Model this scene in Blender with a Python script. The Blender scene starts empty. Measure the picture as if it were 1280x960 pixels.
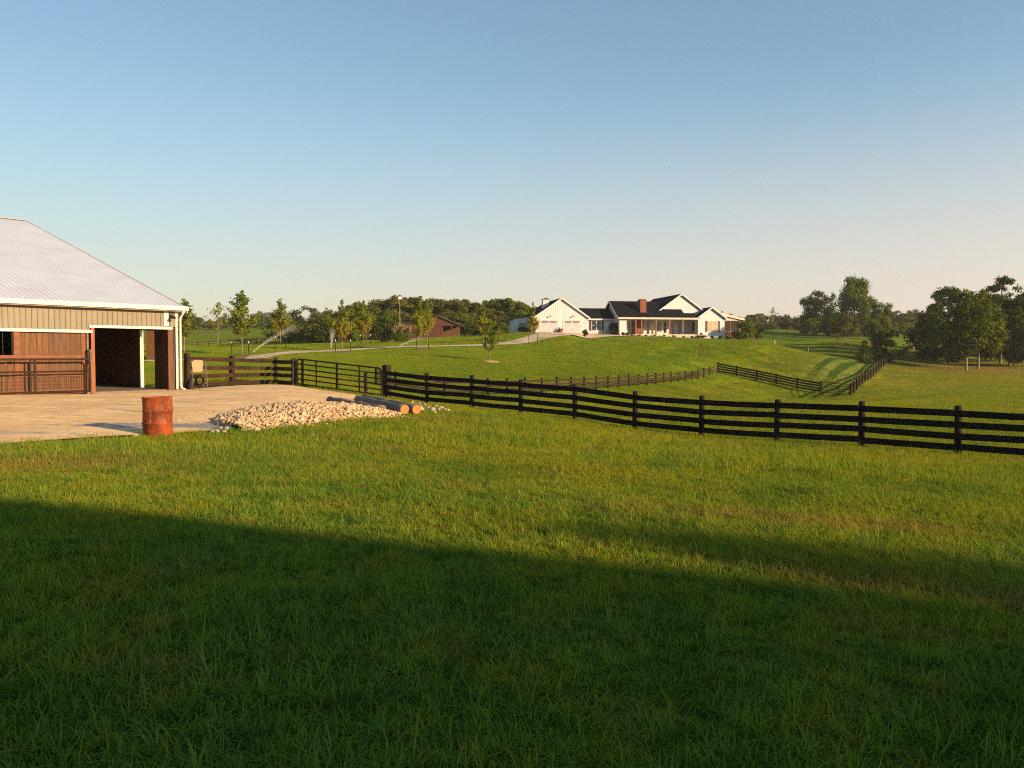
import bpy, math, random
import numpy as np
from mathutils import Vector, Matrix, Euler

random.seed(7)
RNG = np.random.default_rng(11)
PI = math.pi
SC = bpy.context.scene
COL = SC.collection

# ------------------------------------------------------------------ camera model
FPX = 1004.0
HOR = 443.0            # image row (of 960) of the horizon in the photograph
EYE = 1.7
SUN_AZ = math.radians(55.0)     # from straight behind the camera towards the right
SUN_EL = math.radians(16.0)
SUN = Vector((math.sin(SUN_AZ) * math.cos(SUN_EL), -math.cos(SUN_AZ) * math.cos(SUN_EL), math.sin(SUN_EL)))


def zat(py, d):
    return EYE + (HOR - py) * d / FPX


def xat(px, d):
    return (px - 640.0) / FPX * d


# ------------------------------------------------------------------ helpers
def link(o):
    COL.objects.link(o)
    return o


def tag(o, label=None, cat=None, group=None, kind=None):
    if label: o['label'] = label
    if cat: o['category'] = cat
    if group: o['group'] = group
    if kind: o['kind'] = kind
    return o


def empty(name, loc=(0, 0, 0), rz=0.0, label=None, cat=None, group=None):
    o = bpy.data.objects.new(name, None)
    o.empty_display_size = 0.3
    o.location = loc
    o.rotation_euler = (0, 0, rz)
    link(o)
    return tag(o, label, cat, group)


def children(o):
    return [c for c in COL.objects if c.parent == o]


KIDS = {}


def copy_tree(root):
    """a thing and its parts (shared mesh data)"""
    c = root.copy()
    COL.objects.link(c)
    for ch in KIDS.get(root.name, []):
        k = ch.copy()
        COL.objects.link(k)
        k.parent = c
        KIDS.setdefault(c.name, []).append(k)
    return c


def np_mesh(name, V, F, mats=(), attrs=None, smooth=False):
    """V (n,3), F (m,k) all faces with k corners"""
    V = np.asarray(V, dtype=np.float32)
    F = np.asarray(F, dtype=np.int32)
    me = bpy.data.meshes.new(name)
    n, m, k = len(V), len(F), F.shape[1]
    me.vertices.add(n)
    me.vertices.foreach_set('co', V.ravel())
    me.loops.add(m * k)
    me.loops.foreach_set('vertex_index', F.ravel())
    me.polygons.add(m)
    me.polygons.foreach_set('loop_start', np.arange(0, m * k, k, dtype=np.int32))
    try:
        me.polygons.foreach_set('loop_total', np.full(m, k, dtype=np.int32))
    except Exception:
        pass
    if smooth:
        me.polygons.foreach_set('use_smooth', np.ones(m, dtype=bool))
    me.update(calc_edges=True)
    for a, vals in (attrs or {}).items():
        vals = np.asarray(vals, dtype=np.float32)
        if vals.ndim == 2:
            at = me.attributes.new(a, 'FLOAT_VECTOR', 'POINT')
            at.data.foreach_set('vector', vals.ravel())
        else:
            at = me.attributes.new(a, 'FLOAT', 'POINT')
            at.data.foreach_set('value', vals)
    for mt in mats:
        me.materials.append(mt)
    return me


class MB:
    """collects shapes for ONE mesh object"""

    def __init__(self):
        self.v, self.f = [], []

    def add(self, vs, fs):
        b = len(self.v)
        self.v += [tuple(v) for v in vs]
        self.f += [tuple(i + b for i in f) for f in fs]
        return self

    def box(self, x0, x1, y0, y1, z0, z1):
        vs = [(x0, y0, z0), (x1, y0, z0), (x1, y1, z0), (x0, y1, z0), (x0, y0, z1), (x1, y0, z1), (x1, y1, z1), (x0, y1, z1)]
        return self.add(vs, [(0, 3, 2, 1), (4, 5, 6, 7), (0, 1, 5, 4), (1, 2, 6, 5), (2, 3, 7, 6), (3, 0, 4, 7)])

    def hexa(self, lo, hi):
        """two quads (4 points each, same winding, counter clockwise seen from outside of hi)"""
        return self.add(list(lo) + list(hi), [(0, 3, 2, 1), (4, 5, 6, 7), (0, 1, 5, 4), (1, 2, 6, 5), (2, 3, 7, 6), (3, 0, 4, 7)])

    def bar(self, p, q, w, h, up=(0, 0, 1)):
        p, q = Vector(p), Vector(q)
        d = (q - p).normalized()
        s = d.cross(Vector(up))
        if s.length < 1e-5: s = Vector((1, 0, 0))
        s.normalize()
        u = s.cross(d).normalized()
        c = lambda o: [o - s * w / 2 - u * h / 2, o + s * w / 2 - u * h / 2, o + s * w / 2 + u * h / 2, o - s * w / 2 + u * h / 2]
        return self.hexa(c(p), c(q))

    def prism(self, poly, axis, a, b):
        """poly: list of 2-D points; axis 'x' -> points are (y,z), 'y' -> (x,z), 'z' -> (x,y)"""
        def mk(p, t):
            return {'x': (t, p[0], p[1]), 'y': (p[0], t, p[1]), 'z': (p[0], p[1], t)}[axis]
        n = len(poly)
        vs = [mk(p, a) for p in poly] + [mk(p, b) for p in poly]
        fs = [tuple(range(n))[::-1], tuple(range(n, 2 * n))]
        fs += [(i, (i + 1) % n, n + (i + 1) % n, n + i) for i in range(n)]
        return self.add(vs, fs)

    def tube(self, pts, rad, n=8, cap=True):
        pts = [Vector(p) for p in pts]
        if not hasattr(rad, '__len__'): rad = [rad] * len(pts)
        rings, prev = [], None
        for i, p in enumerate(pts):
            d = (pts[min(i + 1, len(pts) - 1)] - pts[max(i - 1, 0)]).normalized()
            if prev is None:
                s = d.orthogonal().normalized()
            else:
                s = (prev - d * prev.dot(d))
                s = s.normalized() if s.length > 1e-6 else d.orthogonal().normalized()
            prev = s
            t = d.cross(s)
            rings.append([p + (s * math.cos(2 * PI * k / n) + t * math.sin(2 * PI * k / n)) * rad[i] for k in range(n)])
        vs = [v for r in rings for v in r]
        fs = []
        for i in range(len(rings) - 1):
            for k in range(n):
                a, b = i * n + k, i * n + (k + 1) % n
                fs.append((a, b, b + n, a + n))
        if cap:
            fs.append(tuple(range(n))[::-1])
            fs.append(tuple(range((len(rings) - 1) * n, len(rings) * n)))
        return self.add(vs, fs)

    def lathe(self, prof, n=24, c=(0, 0, 0)):
        vs, fs = [], []
        for r, z in prof:
            for k in range(n):
                a = 2 * PI * k / n
                vs.append((c[0] + r * math.cos(a), c[1] + r * math.sin(a), c[2] + z))
        for i in range(len(prof) - 1):
            for k in range(n):
                a, b = i * n + k, i * n + (k + 1) % n
                fs.append((a, b, b + n, a + n))
        return self.add(vs, fs)

    def mesh(self, name, mat, smooth=False):
        me = bpy.data.meshes.new(name)
        me.from_pydata(self.v, [], self.f)
        if mat: me.materials.append(mat)
        if smooth:
            me.polygons.foreach_set('use_smooth', np.ones(len(me.polygons), dtype=bool))
        me.update()
        return me

    def build(self, name, mat, parent=None, smooth=False, **kw):
        o = bpy.data.objects.new(name, self.mesh(name, mat, smooth))
        link(o)
        if parent is not None:
            o.parent = parent
            KIDS.setdefault(parent.name, []).append(o)
        return tag(o, **kw)


def put(name, me, parent=None, **kw):
    o = bpy.data.objects.new(name, me)
    link(o)
    if parent is not None:
        o.parent = parent
        KIDS.setdefault(parent.name, []).append(o)
    return tag(o, **kw)


# ------------------------------------------------------------------ materials
class NT:
    def __init__(self, name):
        self.m = bpy.data.materials.new(name)
        self.m.use_nodes = True
        self.t = self.m.node_tree
        self.t.nodes.clear()
        self.out = self.n('ShaderNodeOutputMaterial')

    def n(self, typ, **kw):
        nd = self.t.nodes.new(typ)
        for k, v in kw.items(): setattr(nd, k, v)
        return nd

    def l(self, a, b):
        self.t.links.new(a, b)

    def setin(self, sock, v):
        if hasattr(v, 'is_output') or hasattr(v, 'links'):
            self.l(v, sock)
        elif isinstance(v, (tuple, list)) and len(v) == 3 and sock.type == 'RGBA':
            sock.default_value = (*v, 1)
        else:
            sock.default_value = v

    def math(self, op, a, b=None, clamp=False):
        nd = self.n('ShaderNodeMath', operation=op, use_clamp=clamp)
        self.setin(nd.inputs[0], a)
        if b is not None: self.setin(nd.inputs[1], b)
        return nd.outputs[0]

    def mix(self, f, a, b, mode='MIX'):
        nd = self.n('ShaderNodeMix', data_type='RGBA', blend_type=mode)
        self.setin(nd.inputs[0], f)
        self.setin(nd.inputs[6], a)
        self.setin(nd.inputs[7], b)
        return nd.outputs[2]

    def noise(self, vec, scale, detail=3.0, rough=0.55):
        nd = self.n('ShaderNodeTexNoise')
        if vec is not None: self.l(vec, nd.inputs['Vector'])
        nd.inputs['Scale'].default_value = scale
        nd.inputs['Detail'].default_value = detail
        nd.inputs['Roughness'].default_value = rough
        return nd.outputs['Fac']

    def ramp(self, f, lo, hi):
        nd = self.n('ShaderNodeMapRange')
        nd.interpolation_type = 'SMOOTHSTEP'
        self.setin(nd.inputs['Value'], f)
        nd.inputs['From Min'].default_value = lo
        nd.inputs['From Max'].default_value = hi
        return nd.outputs['Result']

    def attr(self, name):
        return self.n('ShaderNodeAttribute', attribute_name=name).outputs['Fac']

    def scaled(self, vec, s):
        nd = self.n('ShaderNodeMapping')
        self.l(vec, nd.inputs['Vector'])
        nd.inputs['Scale'].default_value = s
        return nd.outputs['Vector']

    def objco(self):
        return self.n('ShaderNodeTexCoord').outputs['Object']

    def pos(self):
        return self.n('ShaderNodeNewGeometry').outputs['Position']

    def principled(self, col, rough=0.7, metal=0.0, normal=None, spec=0.4):
        p = self.n('ShaderNodeBsdfPrincipled')
        self.setin(p.inputs['Base Color'], col)
        self.setin(p.inputs['Roughness'], rough)
        p.inputs['Metallic'].default_value = metal
        p.inputs['Specular IOR Level'].default_value = spec
        if normal is not None: self.l(normal, p.inputs['Normal'])
        self.l(p.outputs[0], self.out.inputs['Surface'])
        return p

    def bump(self, h, strength=0.3, dist=0.02):
        b = self.n('ShaderNodeBump')
        b.inputs['Strength'].default_value = strength
        b.inputs['Distance'].default_value = dist
        self.l(h, b.inputs['Height'])
        return b.outputs['Normal']


def pmat(name, base, dark=None, scale=3.0, rough=0.7, metal=0.0, spec=0.4, stretch=(1, 1, 1), bump=0.2, lo=0.35, hi=0.7, island=0.0, grime=None):
    """surface whose pigment varies between two colours with a noise in object space"""
    t = NT(name)
    co = t.scaled(t.objco(), stretch)
    f = t.noise(co, scale, 5.0, 0.6)
    dark = dark or tuple(c * 0.7 for c in base)
    col = t.mix(t.ramp(f, lo, hi), dark, base)
    if island:
        r = t.n('ShaderNodeNewGeometry').outputs['Random Per Island']
        col = t.mix(t.math('MULTIPLY', r, island), col, tuple(c * 0.35 for c in base))
    if grime:
        g = t.noise(t.objco(), 0.9, 6.0, 0.7)
        col = t.mix(t.math('MULTIPLY', t.ramp(g, 0.48, 0.7), 0.6), col, grime)
    nrm = t.bump(t.noise(co, scale * 6, 4.0), bump, 0.02) if bump else None
    t.principled(col, rough, metal, nrm, spec)
    return t.m


M = {}
M['tan_metal'] = pmat('tan_siding', (.185, .168, .112), (.152, .138, .090), 1.2, .5, spec=.45, bump=.03, grime=(.17, .125, .06))
M['roof_metal'] = pmat('pale_roof_metal', (.56, .61, .68), (.51, .555, .62), .5, .5, spec=.5, bump=.02, grime=(.47, .48, .49))
M['white_trim'] = pmat('white_trim', (.66, .62, .54), (.58, .53, .45), 2.5, .45, bump=.03)
M['white_paint'] = pmat('white_paint', (.53, .54, .56), (.48, .49, .51), 1.4, .6, bump=.05)
M['red_wood'] = pmat('stained_wood', (.165, .064, .010), (.08, .030, .005), 2.0, .62, stretch=(6, 6, .6), bump=.3, island=.5)
M['lit_jamb_wood'] = pmat('sunlit_orange_jamb', (.30, .092, .015), (.20, .058, .010), 3.0, .6, stretch=(5, 5, .5), bump=.2)  # brighter orange puts the sunlight on the jamb into its stain
M['dark_wood'] = pmat('dark_boards', (.16, .085, .045), (.10, .052, .028), 2.0, .7, stretch=(6, 6, .6), bump=.25, island=.4)
M['post_wood'] = pmat('post_wood', (.13, .052, .017), (.08, .03, .010), 3.0, .65, stretch=(5, 5, .5), bump=.2)
M['fence_black'] = pmat('black_fence_stain', (.012, .0085, .007), (.004, .0035, .003), 4.0, .6, stretch=(1, 1, 1), bump=.3, spec=.3)
M['fence_brown'] = pmat('brown_fence_stain', (.042, .021, .011), (.014, .008, .006), 2.2, .65, bump=.3, spec=.3)


def fence_mat(name, base, dark, pale):
    """stain that has faded differently from board to board"""
    t = NT(name)
    co = t.objco()
    col = t.mix(t.ramp(t.noise(co, 3.0, 5.0, .65), .35, .7), dark, base)
    oi = t.n('ShaderNodeObjectInfo').outputs['Random']
    w = t.ramp(t.noise(co, 1.1, 4.0, .7), .45, .75)
    col = t.mix(t.math('MULTIPLY', t.math('MULTIPLY', w, oi), .8), col, pale)
    t.principled(col, .75, 0, t.bump(t.noise(co, 20.0, 4.0), .3, .01), .2)
    return t.m


M['fence_black'] = fence_mat('black_fence_stain', (.012, .0085, .007), (.0045, .0038, .0032), (.040, .028, .020))
M['fence_brown'] = fence_mat('brown_fence_stain', (.046, .022, .011), (.016, .009, .006), (.085, .045, .025))
M['gate_steel'] = pmat('brown_gate_pipe', (.050, .027, .016), (.026, .014, .009), 5.0, .7, bump=.05, spec=.15)
M['grey_steel'] = pmat('grey_steel', (.16, .14, .12), (.10, .085, .07), 4.0, .55, metal=.2, bump=.05)
M['shingle'] = pmat('dark_shingles', (.013, .014, .019), (.008, .009, .012), 6.0, .9, bump=.4, spec=.05)
M['brick'] = None
M['shutter'] = pmat('brown_shutter', (.10, .05, .03), None, 4.0, .6)
M['dark_shutter'] = pmat('dark_shutter', (.02, .018, .02), None, 4.0, .6)
M['cedar_post'] = pmat('cedar_post', (.21, .085, .035), (.14, .055, .022), 3.0, .6, stretch=(5, 5, .5))
M['deck'] = pmat('deck_edge', (.6, .52, .42), None, 3.0, .7)
M['concrete_block'] = pmat('foundation', (.5, .46, .4), None, 3.0, .8)
M['bark'] = pmat('grey_brown_bark', (.16, .125, .09), (.07, .05, .035), 5.0, .85, stretch=(3, 3, .7), bump=.5)
M['pale_bark'] = pmat('pale_bark', (.26, .21, .15), (.15, .115, .08), 5.0, .8, stretch=(3, 3, .8), bump=.3)
M['black_metal'] = pmat('black_metal', (.02, .02, .02), None, 4.0, .4)
M['rubber'] = pmat('black_rubber', (.02, .019, .018), None, 6.0, .8)
M['beige_plastic'] = pmat('beige_tray', (.42, .29, .16), (.34, .23, .12), 3.0, .5, bump=.05)
M['pole_wood'] = pmat('weathered_pole', (.22, .18, .14), (.10, .08, .065), 3.0, .85, stretch=(.5, 6, 6), bump=.5)
M['cut_wood'] = pmat('fresh_cut_wood', (.50, .20, .05), (.38, .14, .035), 6.0, .75, bump=.2)
M['limestone'] = pmat('limestone', (.64, .475, .28), (.44, .32, .185), 2.5, .85, bump=.4, island=.55)
M['grey_stone'] = pmat('grey_stone', (.40, .36, .31), (.26, .23, .2), 3.0, .85, bump=.4, island=.4)
M['mulch'] = pmat('mulch', (.17, .09, .045), (.09, .045, .022), 8.0, .95, bump=.6)
M['straw'] = pmat('straw_mulch', (.42, .28, .12), (.30, .18, .07), 8.0, .95, bump=.6)
M['tilled'] = pmat('tilled_soil', (.075, .045, .034), (.045, .027, .022), 3.0, .95, bump=.6)


def brick_mat():
    t = NT('red_brick')
    b = t.n('ShaderNodeTexBrick')
    t.l(t.objco(), b.inputs['Vector'])
    b.inputs['Color1'].default_value = (.21, .062, .026, 1)
    b.inputs['Color2'].default_value = (.15, .045, .02, 1)
    b.inputs['Mortar'].default_value = (.2, .14, .10, 1)
    b.inputs['Scale'].default_value = 3.0
    t.principled(b.outputs['Color'], .85)
    return t.m


M['brick'] = brick_mat()


def glass_mat(name, col=(.02, .025, .03)):
    t = NT(name)
    t.principled(col, .06, 0.0, None, .6)
    return t.m


M['glass'] = glass_mat('window_glass')
M['door_glass'] = glass_mat('door_glass', (.16, .15, .14))
M['warm_glass'] = glass_mat('blind_behind_glass', (.42, .33, .2))


def rust_mat():
    t = NT('rusty_steel')
    co = t.objco()
    a = t.noise(co, 2.6, 6.0, .65)
    b = t.noise(t.scaled(co, (1, 1, .35)), 7.0, 5.0, .6)
    col = t.mix(t.ramp(a, .38, .62), (.11, .022, .006), (.33, .066, .010))
    col = t.mix(t.math('MULTIPLY', t.ramp(b, .58, .75), .75), col, (.46, .15, .05))
    col = t.mix(t.math('MULTIPLY', t.ramp(t.noise(co, 5.0, 4.0), .62, .75), .8), col, (.07, .022, .012))
    t.principled(col, .72, 0, t.bump(b, .25, .01))
    return t.m


M['rust'] = rust_mat()


def screen_mat():
    t = NT('insect_screen')
    d = t.n('ShaderNodeBsdfDiffuse'); d.inputs[0].default_value = (.06, .055, .05, 1)
    tr = t.n('ShaderNodeBsdfTransparent')
    mx = t.n('ShaderNodeMixShader'); mx.inputs[0].default_value = .55
    t.l(tr.outputs[0], mx.inputs[1]); t.l(d.outputs[0], mx.inputs[2])
    t.l(mx.outputs[0], t.out.inputs['Surface'])
    return t.m


M['screen'] = screen_mat()


def water_mat():
    t = NT('water_droplets')
    g = t.n('ShaderNodeBsdfPrincipled')
    g.inputs['Base Color'].default_value = (.9, .92, .95, 1)
    g.inputs['Roughness'].default_value = .25
    tr = t.n('ShaderNodeBsdfTranslucent'); tr.inputs[0].default_value = (.9, .92, .95, 1)
    mx = t.n('ShaderNodeMixShader'); mx.inputs[0].default_value = .4
    t.l(g.outputs[0], mx.inputs[1]); t.l(tr.outputs[0], mx.inputs[2])
    t.l(mx.outputs[0], t.out.inputs['Surface'])
    return t.m


M['water'] = water_mat()


def leaf_mat(name, light, dark, warm=None, warm_f=.0, trans=.35):
    t = NT(name)
    r = t.attr('rnd')
    col = t.mix(r, dark, light)
    n = t.noise(t.objco(), .55, 2.0)
    col = t.mix(t.math('MULTIPLY', t.ramp(n, .35, .7), .45), col, tuple(c * .55 for c in dark))
    oi = t.n('ShaderNodeObjectInfo').outputs['Random']
    col = t.mix(t.math('MULTIPLY', oi, .35), col, tuple((a + b) * .5 * c for a, b, c in zip(light, dark, (.6, .75, .9))))
    if warm:
        w = t.attr('warm')
        col = t.mix(t.math('MULTIPLY', w, warm_f), col, warm)
    d = t.n('ShaderNodeBsdfDiffuse')
    t.setin(d.inputs[0], col)
    tl = t.n('ShaderNodeBsdfTranslucent')
    t.setin(tl.inputs[0], col)
    mx = t.n('ShaderNodeMixShader')
    mx.inputs[0].default_value = trans
    t.l(d.outputs[0], mx.inputs[1]); t.l(tl.outputs[0], mx.inputs[2])
    t.l(mx.outputs[0], t.out.inputs['Surface'])
    return t.m
# ------------------------------------------------------------------ frames of the two buildings
BW = Vector((.656, .7546, 0))            # along the barn front, towards its right corner
BC = Vector((-15.0, 36.0, .09))          # that corner
B_ROT = math.atan2(.7546, .656)
HX, HY = Vector((.983, .182, 0)), Vector((-.182, .983, 0))
HO = Vector((8.63, 140.0, 5.30))         # foot of the garage front
H_ROT = math.atan2(.182, .983)


def hpt(a, b, z=0):
    return HO + HX * a + HY * b + Vector((0, 0, z))


def bpt(x, y, z=0):
    return BC + BW * x + Vector((-BW.y, BW.x, 0)) * y + Vector((0, 0, z))


# ------------------------------------------------------------------ terrain: thin plate spline through surveyed points
CTRL = []
for px, py, d in [
    (0, 558, 15.7), (195, 545, 18.2), (300, 540, 19.2), (500, 524, 23.8),
    (0, 494, 30.5), (222, 487, 36), (290, 483, 39.5), (344, 480, 43), (366, 482, 40),
    (1200, 570, 22.7), (1081, 560, 24.3), (976, 552, 25.9), (879, 546, 27.5), (790, 537, 29.1),
    (716, 526, 30.7), (648, 519, 32.3), (583, 512, 33.9), (527, 506, 35.5), (472, 497, 37.1),
    (494, 487.5, 54), (555, 497, 54), (610, 494, 56), (634, 495, 58), (714, 490, 67.5), (798, 484, 82.6), (850, 477.5, 95),
    (891, 469, 108), (897, 466, 110), (946, 475, 107), (997, 486, 102), (1026, 491, 99),
    (1064, 494.7, 91), (1078, 486, 100), (1093, 476, 115), (1113, 456, 141), (1127, 445.6, 168), (1135, 437, 187),
    (300, 445, 90), (380, 450, 80), (428, 441, 100), (351, 436, 106), (273, 433, 115), (455, 432, 118), (527, 437, 106),
    (605, 431, 120), (611, 452, 88), (761, 458, 92), (666, 431, 122), (731, 427, 130), (560, 470, 70), (430, 470, 56),
    (830, 462, 104), (690, 462, 86), (830, 432, 126),
    (944, 432, 128), (971, 440, 126), (1010, 447, 124), (1050, 454, 124),
    (990, 441, 165), (960, 430, 185), (1040, 428, 190), (1000, 424, 215), (1000, 414, 275), (940, 412, 275), (1085, 470, 122), (1105, 449, 158), (1120, 431, 205),
    (1208, 463, 138), (1250, 466, 132), (1160, 450, 165), (1200, 441, 205), (1280, 441, 195), (1140, 425, 235),
    (1280, 508, 46), (1280, 492, 70), (1180, 492, 80), (1100, 500, 82), (1000, 506, 60), (900, 503, 50), (1280, 474, 108), (1420, 470, 110), (1420, 440, 195), (1420, 520, 46),
    (250, 434, 180), (330, 428, 190), (250, 412, 300), (330, 409, 300), (450, 424, 195), (560, 421, 172), (640, 418, 190), (100, 432, 190), (-100, 432, 190),
    (700, 412, 215), (860, 412, 230), (1280, 428, 270), (1450, 428, 270),
    (-200, 440, 100), (50, 440, 100)]:
    CTRL.append((xat(px, d), d, zat(py, d)))
for x, y, z in [(0, 0, 0), (0, 3.3, 0), (-3, 3, .02), (3, 3, -.03), (2.2, 6.5, -.12), (5, 7.5, -.32), (-6, 9.5, .0), (0, 13, -.22), (0, 22, -.45), (7, 16, -.62),
                (0, -12, .1), (20, -14, -.2), (-20, -8, .2), (45, -25, -.4), (-28, 14, .1), (34, 12, -1.3), (0, -60, .5), (70, -50, 0), (-60, -30, .5),
                (-60, 40, .3), (-40, 60, .4), (60, 30, -1.5), (-23, 27, .09), (-32, 52, .2)]:
    CTRL.append((x, y, z))
for a, b in ((-3, 3), (-5, 7), (-5, 20), (-20, 8), (-20, 30), (-26, 15)):
    _q = BC + BW * a + Vector((-BW.y, BW.x, 0)) * b
    CTRL.append((_q.x, _q.y, .03))
for a, b, z in [(-8, -1, 0), (0, -1, 0), (8, -1, -.08), (18, -2, -.5), (26, -2, -.85), (32, -1, -.95), (38, 2, -1.1), (0, 14, .0), (20, 16, -.3), (32, 14, -.8), (-9, 10, 0), (0, -7, -.02), (-6, -6, 0)]:
    p = hpt(a, b, z)
    CTRL.append((p.x, p.y, p.z))
for k in range(16):
    a = 2 * PI * k / 16
    if k in (3, 4, 5):
        CTRL.append((420 * math.cos(a), 420 * math.sin(a), 14.0))
    CTRL.append((800 * math.cos(a), 800 * math.sin(a), 17.0 if math.sin(a) > -.2 else 4))
    CTRL.append((1500 * math.cos(a), 1500 * math.sin(a), 22.0 if math.sin(a) > -.2 else 6))
CTRL = np.array(CTRL, dtype=np.float64)
RW = 15.0


def warp(x, y):
    r = np.hypot(x, y) + 1e-9
    s = RW * np.arcsinh(r / RW) / r
    return x * s, y * s


def unwarp(qx, qy):
    q = np.hypot(qx, qy) + 1e-9
    s = RW * np.sinh(q / RW) / q
    return qx * s, qy * s


def _phi(r2):
    return np.where(r2 > 1e-12, .5 * r2 * np.log(r2 + 1e-12), 0.0)


_cx, _cy = warp(CTRL[:, 0], CTRL[:, 1])
_n = len(_cx)
_K = _phi((_cx[:, None] - _cx[None]) ** 2 + (_cy[:, None] - _cy[None]) ** 2) + np.eye(_n) * .35
_P = np.stack([np.ones(_n), _cx, _cy], 1)
_A = np.block([[_K, _P], [_P.T, np.zeros((3, 3))]])
_w = np.linalg.solve(_A, np.concatenate([CTRL[:, 2], np.zeros(3)]))


def _tps(qx, qy):
    out = np.zeros(qx.shape)
    f, fx, o = qx.ravel(), qy.ravel(), out.ravel()
    for i in range(0, len(f), 20000):
        a, b = f[i:i + 20000], fx[i:i + 20000]
        o[i:i + 20000] = _phi((a[:, None] - _cx) ** 2 + (b[:, None] - _cy) ** 2) @ _w[:_n] + _w[_n] + _w[_n + 1] * a + _w[_n + 2] * b
    return o.reshape(qx.shape)


QMAX = float(RW * np.arcsinh(1500 / RW))
NG = 421
_g = np.linspace(-QMAX, QMAX, NG)
_GX, _GY = np.meshgrid(_g, _g, indexing='ij')
_GZ = _tps(_GX, _GY)
_wx, _wy = unwarp(_GX, _GY)
_r = np.hypot(_wx, _wy)
_und = (np.sin(_wx * .9 + 1.3 * np.sin(_wy * .5)) * np.cos(_wy * .8 + .7)) * .02 + np.sin(_wx * .23 + 2) * np.cos(_wy * .19) * .05
_GZ = _GZ + _und * np.clip(_r / 12, .3, 1) * np.clip(1 - (_r - 150) / 200, 0, 1)


def gz(x, y):
    """height of the ground sheet at world x, y (scalars or arrays)"""
    x, y = np.asarray(x, float), np.asarray(y, float)
    qx, qy = warp(x, y)
    i = np.clip((qx + QMAX) / (2 * QMAX) * (NG - 1), 0, NG - 1.001)
    j = np.clip((qy + QMAX) / (2 * QMAX) * (NG - 1), 0, NG - 1.001)
    i0, j0 = i.astype(int), j.astype(int)
    fi, fj = i - i0, j - j0
    return (_GZ[i0, j0] * (1 - fi) * (1 - fj) + _GZ[i0 + 1, j0] * fi * (1 - fj) + _GZ[i0, j0 + 1] * (1 - fi) * fj + _GZ[i0 + 1, j0 + 1] * fi * fj)


def Z(x, y):
    return float(gz(x, y))


def gnormal(x, y):
    e = .6 + .01 * np.hypot(x, y)
    dx = (gz(x + e, y) - gz(x - e, y)) / (2 * e)
    dy = (gz(x, y + e) - gz(x, y - e)) / (2 * e)
    return dx, dy


def ground_hit(px, py, d0=2.0, d1=400.0):
    """first point of the ground on the sight line through an image point"""
    d = d0
    while d < d1:
        x = xat(px, d)
        if Z(x, d) >= zat(py, d): return Vector((x, d, Z(x, d)))
        d += max(.03, d * .004)
    return None


def spot(px, d):
    x = xat(px, d)
    return Vector((x, d, Z(x, d)))


# ------------------------------------------------------------------ pigment of grass and soil (world position)
def blob(t, P, cx, cy, rx, ry, soft=.6, ang=0.0):
    sub = t.n('ShaderNodeVectorMath', operation='SUBTRACT')
    t.l(P, sub.inputs[0]); sub.inputs[1].default_value = (cx, cy, 0)
    mp = t.n('ShaderNodeVectorRotate', rotation_type='Z_AXIS')
    t.l(sub.outputs[0], mp.inputs['Vector']); mp.inputs['Angle'].default_value = -ang
    sc = t.n('ShaderNodeVectorMath', operation='MULTIPLY')
    t.l(mp.outputs[0], sc.inputs[0]); sc.inputs[1].default_value = (1 / rx, 1 / ry, 0)
    ln = t.n('ShaderNodeVectorMath', operation='LENGTH')
    t.l(sc.outputs[0], ln.inputs[0])
    rag = t.math('MULTIPLY', t.math('SUBTRACT', t.noise(P, 1.2 / min(rx, ry) + .35, 4.0), .5), 1.3)
    return t.ramp(t.math('ADD', ln.outputs['Value'], rag), 1.0, 1.0 - soft)


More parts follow.
